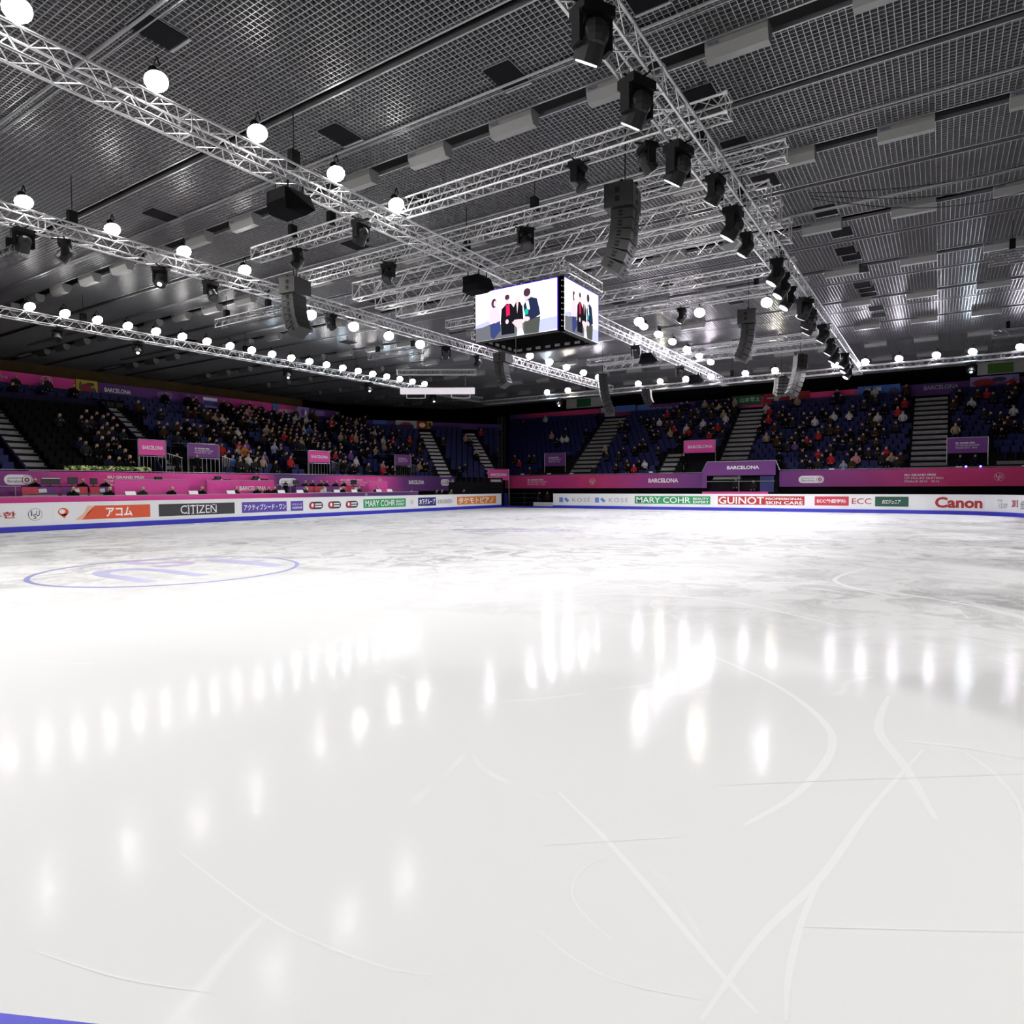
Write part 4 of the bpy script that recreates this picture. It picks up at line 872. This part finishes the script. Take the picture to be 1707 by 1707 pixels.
# entrances through the seating, each a dark doorway with a banner over it and rails at the sides
def portal(F, x0, x1, zb, z0, z1, m, words, label, deep=1.6, rails=True):
    t = thing('stand_entrance', label, 'entrance', F((x0 + x1) / 2, zb, 0), 'entrances through the seating')
    b = MB(); P = lambda x, z, d: F(x, z, -d)
    for a in (x0, x1): b.prism([P(a, zb, .02), P(a, zb + .8, .02), P(a, z0 + .2, deep), P(a, zb, deep)], Vector(F(a + .06, 0, 0)) - Vector(F(a, 0, 0)))
    b.prism([P(x0, zb, deep), P(x1, zb, deep), P(x1, z0 + .2, deep), P(x0, z0 + .2, deep)], Vector(F(0, 0, -.06)) - Vector(F(0, 0, 0)))
    b.prism([P(x0, z0, .02), P(x1, z0, .02), P(x1, z0, .3), P(x0, z0, .3)], (0, 0, .06)); b.build('doorway', 'blackm', t)
    panel(F, x0, x1, z0, z1, m, t, .06, 'printed_cloth', 2)
    w = x1 - x0
    if words == 'B': write('BARCELONA', F, x0 + w * .12, x1 - w * .08, z0 + (z1 - z0) * .38, z0 + (z1 - z0) * .64, 'txt', t, .03, off=.075)
    else: mark_gp(F, x0 + w * .2, x1 - w * .2, z0 + (z1 - z0) * .3, z0 + (z1 - z0) * .72, t, .075)
    b = MB()
    for a in (x0 - .04, x1 + .04): b.tube(F(a, zb, .05), F(a, z1 + .03, .05), .028, 5); b.tube(F(a, z1, .05), F(a, z1 + .1, -deep), .02, 5)
    b.tube(F(x0, z1 + .03, .05), F(x1, z1 + .03, .05), .02, 5)
    if rails:
        for q in range(8): b.tube(F(x0 + w * q / 7, zb, .1), F(x0 + w * q / 7, z0 - .05, .1), .01, 4)
        b.tube(F(x0, z0 - .06, .1), F(x1, z0 - .06, .1), .02, 5)
        for q in range(7): b.tube(F(x1 + .2 + q * .11, zb, .1), F(x1 + .2 + q * .11, z0 + .1 - q * .03, .1), .01, 4)
        b.tube(F(x1 + .1, z0 + .12, .1), F(x1 + .9, z0 - .08, .1), .018, 5)
    b.build('railing', 'rail', t)
    return t
F34 = lambda x, z, off: (x, 33.9 - off, z)
portal(F34, 17.45, 18.78, 2.3, 3.34, 4.1, 'pink', 'B', 'stand entrance under a pink banner, nearest on the left stand')
portal(F34, 20.05, 21.8, 2.3, 3.33, 4.04, 'purple', 'G', 'stand entrance under a purple banner on the left stand, nearer one')
portal(F34, 28.05, 29.75, 2.3, 3.28, 4.0, 'pink', 'B', 'stand entrance under a pink banner halfway along the left stand')
portal(F34, 36.0, 37.7, 2.3, 3.3, 4.05, 'purple', 'G', 'stand entrance under a purple banner at the far end of the left stand')
F49 = lambda v, z, off: (48.8 - off, -v, z)
portal(F49, -16.25, -13.95, 2.3, 4.12, 5.02, 'pink', 'B', 'stand entrance under a pink banner in the far stand', 2.0, False)
portal(F49, -28.45, -26.5, 2.3, 3.38, 4.46, 'purple', 'G', 'stand entrance under a purple banner in the far stand, left one', 1.6, False)
portal(F49, .35, 2.34, 2.3, 3.58, 4.5, 'purple', 'G', 'stand entrance under a purple banner in the far stand, right one', 2.0, False)
Fg = lambda x, z, off: (44.7 + .832 * x - .555 * off, 31.5 - .555 * x - .832 * off, z)
portal(Fg, -.05, 1.75, .1, 2.2, 3.1, 'pink', 'B', 'dark corner gateway under a pink banner next to the black tower', 1.5, False)
# black tower between the corner and far stands
t = thing('lattice_tower', 'thin dark lattice tower between the corner and far stands', 'tower', (46.2, 30.95, 0)); b = MB()
for a, c in ((-.2, -.2), (.2, -.2), (.2, .2), (-.2, .2)): b.tube((46.2 + a, 31.2 + c, 0), (46.2 + a, 31.2 + c, 7.6), .03, 5)
b.build('tower_leg', 'dgrey', t); b = MB()
for i in range(19):
    z = .2 + i * .39
    for a, c, e, g in ((-.2, -.2, .2, -.2), (.2, -.2, .2, .2), (.2, .2, -.2, .2), (-.2, .2, -.2, -.2)): b.tube((46.2 + a, 31.2 + c, z), (46.2 + e, 31.2 + g, z + .39), .014, 4, caps=False)
b.build('tower_lacing', 'dgrey', t)

# banners and flags along the top of the stands
F41 = lambda x, z, off: (x, 41.35 - off, z)
tb = thing('top_banner', 'long pink and purple banner along the top rail of the left grandstand', 'banner', (24, 41.35, 7.2), 'top banners')
panel(F41, 6, 37.5, 7.12, 7.86, 'topL', tb, .03, 'printed_cloth', 20)
isu(F41, 16.4, 7.55, .3, 'txt', tb, off=.05); write('BARCELONA', F41, 19.4, 20.9, 7.35, 7.6, 'txt', tb, .02, off=.05); mark_pill(F41, 22.5, 23.5, 7.35, 7.75, tb, 'lilac'); mark_gp(F41, 13.0, 14.6, 7.3, 7.75, tb, .05)
write('BARCELONA', F41, 31.5, 33.0, 7.3, 7.55, 'txt', tb, .0, off=.05); mark_pill(F41, 34.95, 35.95, 7.35, 7.72, tb, 'lilac')
b = MB(); b.box((22, 41.9, 7.0), (34, .05, .3)); b.build('banner_backing', 'navy', tb)
F55 = lambda v, z, off: (55.6 - off, -v, z)
tf = thing('top_banner', 'dark purple and crimson banner along the top rail of the far stand', 'banner', (55.6, 12, 7.9), 'top banners')
panel(F55, -36.5, 6, 8.0, 8.86, 'topF', tf, .03, 'printed_cloth', 20)
write('BARCELONA', F55, -21.8, -19.6, 8.3, 8.6, 'txtg', tf, .02, off=.05); write('BARCELONA', F55, -1.1, .95, 8.4, 8.7, 'txtg', tf, .02, off=.05); isu(F55, -5.5, 8.5, .25, 'lilac', tf, off=.05)
mark_pill(F55, -34.3, -32.8, 8.05, 8.45, tf, 'lilac')
Fk = lambda x, z, off: (44.6 + .832 * x - .555 * off, 39.3 - .555 * x - .832 * off, z)
tk = thing('top_banner', 'dim purple and pink banner along the top of the corner grandstand', 'banner', Fk(3, 7, 0), 'top banners')
panel(Fk, -4.5, 8.3, 6.95, 7.5, 'topL', tk, .03, 'printed_cloth', 8)
def flag(F, x0, x1, z0, z1, m, label, marks=(), group='flags on the top rails'):
    t = thing('hanging_flag', label, 'flag', F((x0 + x1) / 2, z0, .1), group); panel(F, x0, x1, z0, z1, m, t, .1, 'flag_cloth')
    for k, (kind, a, c, rx, rz, mm) in enumerate(marks):
        X, Z = x0 + (x1 - x0) * a, z0 + (z1 - z0) * c
        if kind == 'e': shape(F, ell(X, Z, rx * (x1 - x0), rz * (z1 - z0), 14), mm, t, .115 + .004 * k, 'flag_mark')
        elif kind == 'b': shape(F, [(X - rx * (x1 - x0), Z - rz * (z1 - z0)), (X + rx * (x1 - x0), Z - rz * (z1 - z0)), (X + rx * (x1 - x0), Z + rz * (z1 - z0)), (X - rx * (x1 - x0), Z + rz * (z1 - z0))], mm, t, .115 + .004 * k, 'flag_mark')
        else: write(kind, F, X - rx * (x1 - x0), X + rx * (x1 - x0), Z - rz * (z1 - z0), Z + rz * (z1 - z0), mm, t, .02, off=.115 + .004 * k)
flag(F41, 17.86, 19.0, 7.0, 7.88, 'yellow', 'mustard yellow flag with a dark tangled figure on the left stand', [('e', .45, .45, .25, .3, 'fred'), ('e', .2, .6, .06, .3, 'txtk'), ('e', .65, .75, .2, .12, 'txtk'), ('e', .8, .3, .12, .25, 'txtk')])
flag(F41, 25.5, 26.6, 7.05, 7.76, 'lilac', 'white flag with a blue and dark print on the left stand', [('b', .5, .8, .45, .12, 'txt'), ('b', .5, .4, .45, .2, 'navyp')])
flag(F41, 30.95, 31.5, 7.4, 7.86, 'sky', 'small pale blue flag on the left stand')
flag(F41, 33.2, 34.3, 7.05, 7.86, 'lilac', 'lilac flag with a dark swirl on the left stand', [('e', .45, .5, .15, .35, 'purple'), ('e', .7, .4, .1, .3, 'txt')])
flag(Fk, -3.9, -2.7, 6.9, 7.5, 'sky', 'blue flag at the left end of the corner stand')
flag(Fk, -1.9, .0, 6.75, 7.55, 'pale', 'grey flag with a red centre above the corner stand', [('e', .5, .5, .3, .3, 'fred')]); flag(Fk, .0, 1.0, 6.85, 7.55, 'fred', 'pink and dark flag above the left corner stair', [('e', .5, .5, .3, .3, 'petal')]); flag(Fk, .95, 1.45, 6.9, 7.55, 'yellow', 'small yellow flag with a black figure above the corner stand', [('e', .5, .5, .3, .35, 'txtk')])
flag(F55, -5.3, -2.55, 8.05, 9.0, 'sky', 'light blue flag with white patches and a black dancer on the far stand', [('b', .25, .7, .06, .15, 'txt'), ('b', .5, .7, .06, .15, 'txt'), ('e', .85, .4, .12, .35, 'txtk')])
flag(F55, 1.6, 4.3, 7.95, 9.05, 'lilac', 'grey flag with red roses at the right of the far stand', [('e', .3, .6, .25, .25, 'fred'), ('e', .6, .75, .15, .15, 'txtk'), ('e', .7, .4, .25, .2, 'purple')])
flag(F55, 2.0, 5.2, 9.15, 10.0, 'pale', 'pale hanging cloth with a green picture high at the right', [('b', .4, .45, .22, .4, 'leaf')]); flag(F55, -30.0, -26.3, 9.05, 9.95, 'pale', 'pale hanging cloth with a green picture above the far stand', [('b', .5, .5, .2, .42, 'fgreen')])
flag(F55, -26.4, -25.0, 8.05, 8.9, 'pale', 'grey flag with a dark red emblem on the far stand', [('e', .5, .6, .2, .25, 'fred')]); flag(F55, -24.9, -23.0, 8.15, 8.95, 'sky', 'muted blue and maroon flag on the far stand', [('b', .5, .15, .5, .15, 'fred')]); flag(F55, -22.8, -21.7, 8.35, 8.9, 'sky', 'bright blue flag on the far stand left of the white lettering')
flag(F55, -17.6, -14.4, 8.05, 8.8, 'navy', 'navy flag with faint yellow letters on the far stand', [('YNG', .5, .4, .2, .2, 'yellow')]); flag(F55, -14.5, -12.2, 8.2, 9.0, 'fgreen', 'green banner with white characters on the far stand', [('山本草太', .62, .55, .35, .25, 'pale'), ('e', .1, .4, .1, .3, 'pale')])
flag(F55, -12.1, -8.6, 7.95, 9.0, 'fred', 'dark red banner with a white skater figure on the far stand', [('b', .3, .4, .05, .4, 'pale'), ('e', .3, .85, .04, .1, 'pale'), ('b', .25, .65, .15, .05, 'pale')]); flag(F55, -32.2, -31.0, 7.95, 8.5, 'sky', 'small blue flag near the left end of the far stand')

# ------------------------------------------------------------------ left officials' area
b = MB(); b.box((21, 30.55, .25), (34, 1.5, .5)); b.box((21, 32.1, .5), (34, 1.7, 1.0)); o = b.build('officials_platform', 'blackm', origin=(21, 31, 0)); tag(o, 'stepped black platform for the officials behind the left boards', 'platform')
Fq = lambda x, z, off: (x, 30.05 - off, z)
t = thing('judges_table', 'very long table with a pink and purple skirt behind the left boards', 'table', (20, 30.3, .5))
panel(Fq, 6, 34.2, .7, 1.33, 'strip', t, .02, 'table_skirt', 20); b = MB(); b.box((20.1, 30.3, 1.34), (28.2, .56, .03)); b.build('table_top', 'grey', t)
isu(Fq, 29.3, 1.2, .12, 'txt', t, off=.04)
for i, u in enumerate((14.95, 17.9, 19.9, 22.95, 24.2, 30.4, 31.4, 28.3, 26.9)):
    b = MB(); b.prism([(u, 30.2, 1.355), (u + .45, 30.2, 1.355), (u + .45, 30.28, 1.52), (u, 30.28, 1.52)], (0, .012, 0)); o = b.build('name_card', 'paper', origin=(u, 30.2, 1.355)); tag(o, 'white name card on the judges table, %s from the near end' % NTH[(0, 1, 2, 3, 4, 7, 8, 6, 5)[i]], 'name card', 'name cards on the judges table')
Fd = lambda x, z, off: (x, 31.35 - off, z)
for i, (a, c) in enumerate(((11.45, 12.75), (12.9, 13.9), (14.0, 14.9), (25.0, 26.3), (26.35, 27.7), (27.75, 29.0), (29.05, 30.2))):
    t = thing('desk', 'officials desk with red and purple front, %s from the near end' % NTH[i], 'desk', ((a + c) / 2, 31.6, 1.0), 'officials desks')
    panel(Fd, a, c, 1.42, 1.72, 'purple', t, .02, 'desk_front'); shape(Fd, [(a, 1.42), (a + (c - a) * .45, 1.42), (a + (c - a) * .4, 1.72), (a, 1.72)] if i % 2 == 0 else [(c - (c - a) * .45, 1.42), (c, 1.42), (c, 1.72), (c - (c - a) * .45, 1.72)], 'red2', t, .03, 'red_print')
    panel(Fd, a, c, 1.02, 1.40, 'grey', t, .02, 'desk_base'); shape(Fd, [(a + (c - a) * .45, 1.48), (a + (c - a) * .68, 1.5), (a + (c - a) * .66, 1.66), (a + (c - a) * .43, 1.64)], 'paper', t, .04, 'white_card')
    b = MB(); b.box(((a + c) / 2, 31.65, 1.74), (c - a, .6, .03)); b.build('desk_top', 'black', t)
def screenbox(u, v, z, w, h, label, top=None):
    t = thing('monitor', label, 'monitor', (u, v, z)); b = MB(); b.box((u, v, z + .08 + h / 2), (w, .05, h)); b.box((u, v + .04, z + .08 + h / 2), (w * .6, .06, h * .6)); b.build('monitor_case', 'screenw', t)
    b = MB(); b.tube((u, v + .04, z), (u, v + .04, z + .12), .03, 6); b.box((u, v + .04, z + .008), (w * .4, .16, .016)); b.build('monitor_stand', 'screenw', t)
    if top: b = MB(); b.box((u, v - .03, z + .04 + h), (w * .95, .01, .03)); b.build('white_edge', 'paper', t)
for i, (u, w, h) in enumerate(((12.65, .72, .3), (13.5, .4, .32), (14.35, .3, .28), (25.35, .4, .26), (29.9, .5, .3))): screenbox(u, 31.75, 1.755, w, h, 'black computer monitor on the officials desks, %s from the near end' % NTH[i], i == 0)
for i, (a, c, m, w) in enumerate(((15.0, 18.5, 'pink', ''), (19.48, 23.5, 'banL', 'BARCELONA'), (30.75, 32.5, 'pink', ''))):
    t = thing('screen_wall', ('plain pink partition in front of the officials, nearest one', 'pink to purple partition lettered BARCELONA in front of the officials', 'small plain pink partition at the far end of the officials area')[i], 'partition', ((a + c) / 2, 31.4, 1.0), 'pink partitions')
    panel(lambda x, z, off: (x, 31.3 - off, z), a, c, 1.02, 2.03, m, t, .03, 'partition_cloth', 3)
    if w: write(w, lambda x, z, off: (x, 31.3 - off, z), 21.3, 22.95, 1.5, 1.75, 'txt', t, .03, off=.045)
    b = MB(); [b.tube((x, 31.36, 1.0), (x, 31.36, 2.05), .02, 5) for x in (a + .05, (a + c) / 2, c - .05)]; b.tube((a, 31.36, 2.05), (c, 31.36, 2.05), .02, 5); b.build('partition_frame', 'rail', t)
b = MB()
for u in (10.6, 11.2, 24.0, 24.6): b.tube((u, 31.3, 1.0), (u, 31.3, 1.75), .02, 5)
b.tube((6, 31.3, 1.75), (11.4, 31.3, 1.75), .025, 5); b.tube((23.6, 31.3, 1.8), (24.9, 31.3, 1.8), .025, 5)
o = b.build('hand_rail', 'rail', origin=(10, 31.3, 1)); tag(o, 'grey pipe rail on the officials platform at the left edge', 'rail')
# flower box
t = thing('flower_trough', 'long trough of cream and green flowers on the front rail of the black seats', 'flowers', (15.5, 33.5, 2.4))
b = MB(); b.box((15.7, 33.3, 2.42), (3.9, .3, .2)); b.build('trough', 'navy', t); b = MB(); g = MB(); R0 = random.Random(3)
for i in range(420):
    p = (13.85 + R0.random() * 3.8, 33.2 + R0.random() * .3 - .08, 2.5 + R0.random() * .2); a = R0.random() * 6
    (b if R0.random() < .5 else g).ball(p, (.05 + R0.random() * .03, .05, .035), 5, 3)
b.build('leaves', 'leaf', t); g.build('blossom', 'petal', t)
# broadcast cameras behind the officials
for i, (u, v, z) in enumerate(((17.7, 32.4, 1.95), (20.9, 32.4, 2.0), (23.3, 32.5, 2.05))):
    t = thing('television_camera', 'black television camera behind the pink partitions, %s from near end' % NTH[i], 'camera', (u, v, 1.0), 'television cameras')
    b = MB(); b.box((u, v, z), (.7, .26, .26)); b.box((u - .1, v, z + .2), (.3, .2, .14)); b.build('camera_body', 'box', t)
    b = MB(); b.tube((u + .3, v, z), (u + .62, v - .05, z), .1, 10, .13); b.build('camera_lens', 'black', t)
    b = MB(); b.tube((u, v, 1.0), (u, v, z - .1), .05, 8); b.build('camera_stand', 'dgrey', t)
    b = MB(); b.ball((u, v - .16, z + .05), (.07, .02, .07), 8, 4); b.build('white_badge', 'paper', t)
# camera crew gear by the gateway
t = thing('barrier_frame', 'dark pipe barrier standing behind the far corner opening', 'barrier', (45, 28, 0)); b = MB()
for z in (.35, .75, 1.1): b.tube((44.9, 29.6, z), (45.1, 26.9, z), .03, 5)
for y in (29.6, 28.2, 26.9): b.tube((45, y, 0), (45, y, 1.15), .03, 5)
b.build('barrier_pipe', 'dgrey', t)
b = MB(); b.box((44.6, 26.0, .2), (.2, 2.1, .4)); o = b.build('low_board', 'white', origin=(44.6, 26, 0)); tag(o, 'low white board lying behind the sill of the corner opening', 'board')
b = MB(); b.box((46.3, 36 - 35.2, 2.76), (.3, .26, .1)); 
for i, (p, m) in enumerate((((46.95, -1.25, 2.71), 'ledblue'), ((46.95, -1.95, 2.71), 'ledblue'), ((42.5, 32.9, 2.5), 'ledblue'))):
    q = MB(); q.ball(p, .06, 10, 6); o = q.build('blue_light', m, origin=p); tag(o, 'small glowing blue light on the stand rail, ' + ('right of the far banner, brighter', 'right of the far banner, second one', 'near the corner gateway')[i], 'light')
for i, v in enumerate((29.6, 27.0, 24.9, 18.2, 5.9, -.9, -4.0)):
    b = MB(); b.box((46.95, v, 2.7), (.1, .3, .07)); o = b.build('rail_lamp', 'txt', origin=(46.95, v, 2.66)); tag(o, 'small white box on the rail above the far banner, %s from the left' % NTH[i], 'rail box', 'white boxes on the stand rails')

# ------------------------------------------------------------------ seats
def in_vip(s): return s[2].key == 'L' and VIP[0] - .3 < s[4] < VIP[1] + .1 and s[3] < 12
vis = []
cam = Vector((0, 0, EYE)); fwd = Vector((math.cos(YAW), math.sin(YAW), 0)); side = Vector((math.sin(YAW), -math.cos(YAW), 0))
def shown(p):
    d = Vector(p) - cam; z = d.dot(fwd); return z > 1 and abs(d.dot(side) / z) < .80
seats = [s for s in seats if shown(s[0])]
def seat_mb(b, p, f, mi=0):
    f = Vector(f); R = Matrix((( -f.y, f.x, 0), (f.x, f.y, 0), (0, 0, 1))).transposed(); R = Matrix(((f.y, f.x, 0), (-f.x, f.y, 0), (0, 0, 1)))
    p = Vector(p)
    b.box(p + Vector((0, 0, .40)) , (.42, .34, .05), R, mi); b.box(p - f * .17 + Vector((0, 0, .60)), (.42, .05, .38), R, mi); b.box(p + Vector((0, 0, .2)), (.06, .2, .38), R, mi)
def seat_proto(nm, m):
    b = MB(); seat_mb(b, (0, 0, 0), (0, 1, 0)); return b.build(nm, m, origin=(0, 0, 0))
SPb = seat_proto('stadium_seat', 'seat'); SPk = seat_proto('stadium_seat', 'seatk'); ub = uk = 0
# who sits where
rnd = random.Random(11)
def dens(s):
    p, f, S, k, t = s
    if S.key == 'L':
        if in_vip(s): return .82 if (t > 16.2 and k < 9) else (.2 if t > 15 and k < 8 else .0)
        if t < 13.7: return .10 if k > 11 else .0
        if k > 12 and t < 18.3: return .15
        if t < 20: return .05
        if t < 24: return .14 + .4 * (k < 9)
        if t < 32: return .8 if 1 < k < 13 else .5
        return .55 if 2 < k < 12 else .35
    if S.key == 'C': return .16 if 4 < k < 11 else .05
    v = 31.6 - t
    if v > 26.5: return .12 if k < 4 or 6 < k < 11 and v < 30 else .03
    if v > 19.8: return .16 if k < 6 else .3 if 7 < k < 12 else .05
    if v > 13.9: return (.42 if k > 6 else .12)
    if v > 1.8: return .62 if k < 4 and v < 8 else (.32 if k < 6 else .42 if k < 11 else .2)
    return .35 if k > 4 else .1
occ = []; free = []
for s in seats: (occ if rnd.random() < dens(s) else free).append(s)
LAND = {'L': [(13.0, 'grey VIP stairs'), (18.1, 'nearest pink entrance'), (20.9, 'nearer purple entrance'), (28.9, 'middle pink entrance'), (36.9, 'farther purple entrance')],
        'C': [(.5, 'left pale stair'), (4.7, 'right pale stair')],
        'F': [(4.1, 'left purple entrance'), (6.9, 'left grey stair'), (16.5, 'pink entrance'), (18.9, 'middle grey stair'), (31.0, 'right grey stair'), (33, 'right purple entrance')]}
SN = {'L': 'left stand', 'C': 'corner stand', 'F': 'far stand'}
def where(s):
    S, k, t = s[2], s[3], s[4]; x, nm = min(LAND[S.key], key=lambda q: abs(q[0] - t)); d = t - x
    side_ = 'by ' if abs(d) < .8 else ('just right of ' if d > 0 else 'just left of ') if abs(d) < 2.5 else ('right of ' if d > 0 else 'left of ')
    return '%s %s, %s%s' % (ROWN[k], SN[S.key], side_, nm)
occ.sort(key=lambda s: (s[0] - cam).length)
def style(vip=False):
    top = rnd.choice(['black', 'black', 'dark grey', 'navy']) if vip else rnd.choices(list(TOPS), [42, 18, 14, 10, 3.2, 2.6, 2.2, 1.6, 1.8, 4, .8, .8, 1.5])[0]
    return rnd.choice(['lap', 'lap', 'clap', 'lean']), top, rnd.choices(list(HR), [10, 6, 3, 2])[0], rnd.choices((0, 1), (3, 1))[0], rnd.choices((0, 1), (3, 1))[0]
NP = 258; crowd = MB(); CM = [TM['black'], SK[0], HR['dark'], TR[0], SHOE] + [TM[k] for k in ('dark grey', 'navy', 'brown', 'red', 'white', 'beige')]
for i, s in enumerate(occ):
    st = style(in_vip(s)); sc = rnd.uniform(.92, 1.04); p = Vector(s[0]); f = Vector(s[1])
    if i < NP:
        lab = 'person in %s, %s hair, %s' % (st[1], st[2], where(s))
        person(p, f, *st, lab, 'seated spectators, ' + SN[s[2].key], sc)
        # the seat they sit on
        if in_vip(s) or True: free.append(s)
    else:
        v, fc, mi = FIG[st[0]]; n0 = len(crowd.v); a = math.atan2(f.y, f.x) - math.pi / 2; ca, sa = math.cos(a), math.sin(a)
        crowd.v += [(p.x + sc * (q[0] * ca - q[1] * sa), p.y + sc * (q[0] * sa + q[1] * ca), p.z + sc * q[2]) for q in v]; crowd.f += [tuple(n0 + j for j in q) for q in fc]
        tc = rnd.choice([0, 0, 0, 0, 5, 5, 5, 6, 6, 6, 7, 7, 8, 9, 10]); crowd.m += [tc if m == 0 else m for m in mi]; free.append(s)
o = crowd.build('distant_crowd', CM, origin=(50, 10, 4), smooth=True); tag(o, 'remaining small seated spectators scattered over the farther seating rows', 'crowd', None, 'stuff')
free.sort(key=lambda s: (s[0] - cam).length)
rest = MB(); nb = 0
for s in free:
    a = math.atan2(s[1].y, s[1].x) - math.pi / 2
    if in_vip(s):
        if s[3] < 12:
            if uk == 0: o = SPk
            else: o = SPk.copy(); C.objects.link(o)
            uk += 1; o.location = s[0]; o.rotation_euler = (0, 0, a); tag(o, 'black seat, ' + where(s), 'seat', 'black seats on the left stand')
    elif nb < 300:
        o = SPb if nb == 0 else SPb.copy()
        if nb: C.objects.link(o)
        nb += 1; o.location = s[0]; o.rotation_euler = (0, 0, a); tag(o, 'dark blue seat, ' + where(s), 'seat', 'blue stadium seats')
    else: seat_mb(rest, s[0], s[1])
o = rest.build('seat_rows', 'seat', origin=(45, 20, 4)); tag(o, 'remaining dark blue seats in rows over the stands', 'seats', None, 'stuff')

# people round the rink
def P_(u, v, z, face, pose, top, hair, lab, grp=None, sk=0, tr=0, sc=1.0): person((u, v, z), face, pose, top, hair, sk, tr, lab, grp, sc)
for i, (u, top, hair) in enumerate(((13.1, 'black', 'brown'), (14.5, 'black', 'brown'), (16.0, 'dark grey', 'dark'), (17.3, 'black', 'brown'), (18.9, 'black', 'fair'), (20.7, 'dark grey', 'dark'), (22.05, 'black', 'fair'), (22.65, 'black', 'dark'), (23.15, 'black', 'dark'), (25.15, 'dark grey', 'brown'), (26.6, 'white', 'fair'), (28.0, 'black', 'fair'), (29.45, 'dark grey', 'grey'), (30.9, 'black', 'dark'))):
    b = MB(); seat_mb(b, (0, 0, 0), (0, -1, 0)); 
    P_(u, 30.78, .46, (0, -1), ('lap', 'lean')[i % 2], top, hair, 'judge in %s, %s hair, behind the skirted table, %s from near end' % (top, hair, NTH[i]), 'judges at the long table')
for i, (u, top, hair) in enumerate(((12.2, 'black', 'dark'), (14.1, 'black', 'fair'), (15.0, 'black', 'fair'), (16.35, 'black', 'dark'), (20.9, 'black', 'brown'), (21.8, 'dark grey', 'dark'), (26.3, 'navy', 'dark'), (26.95, 'black', 'dark'), (27.5, 'black', 'brown'), (28.05, 'black', 'brown'), (28.7, 'black', 'dark'), (29.5, 'black', 'dark'))):
    P_(u, 32.2, .82, (0, -1), ('lean', 'lap')[i % 2], top, hair, 'official in %s, %s hair, at upper desks, %s from near end' % (top, hair, NTH[i]), 'officials at the desks')
P_(24.75, 31.9, 1.0, (0, -1), 'stand', 'black', 'dark', 'person in a black suit standing at the near end of the red fronted desks', tr=0, sc=.62)
for i, (u, top) in enumerate(((19.2, 'black'), (20.3, 'black'), (22.9, 'dark grey'), (24.0, 'black'), (30.6, 'black'))):
    P_(u, 33.5, 2.02, (0, -1), 'stand', top, 'dark', 'standing steward in %s at foot of left stand, %s from near end' % (top, NTH[i]), 'stewards on the left stand', sc=.85)
P_(48.15, 16.1, 2.47, (-1, 0), 'stand', 'black', 'dark', 'steward in black standing at the left of the pink entrance of the far stand', sc=.95)
P_(48.6, -1.0, 2.2, (-1, 0), 'stand', 'navy', 'fair', 'standing person in navy in the right hand far entrance, left one', sc=.75); P_(48.6, -1.75, 2.2, (-1, 0), 'stand', 'navy', 'fair', 'standing person in navy in the right hand far entrance, right one', sc=.75)
P_(45.4, 27.0, 0, (-1, 0), 'stand', 'black', 'dark', 'person in black with pale trim standing in the corner opening, left one', sc=.72); P_(45.6, 26.4, 0, (-1, -.2), 'stand', 'dark grey', 'dark', 'person in dark clothes standing in the corner opening, right one', sc=.72)
P_(46.9, 11.95, .9, (-1, 0), 'lap', 'dark grey', 'brown', 'first operator in the far booth, left one', sc=1.0); P_(47.0, 10.8, .75, (-1, 0), 'lap', 'dark grey', 'dark', 'second operator in the far booth, right one', sc=1.0)
for i, (u, top) in enumerate(((34.8, 'black'), (37.6, 'dark grey'), (38.2, 'navy'), (39.3, 'green'), (40.9, 'navy'))): P_(u, 31.2, .18, (0, -1), 'lap', top, ('fair', 'dark')[i % 2], 'person in %s behind the far end of left boards, %s from left' % (top, NTH[i]), 'people behind the left boards')
P_(44.9, 31.3, .1, (-1, -1), 'stand', 'black', 'dark', 'person in black standing inside the dark corner gateway', sc=.95)
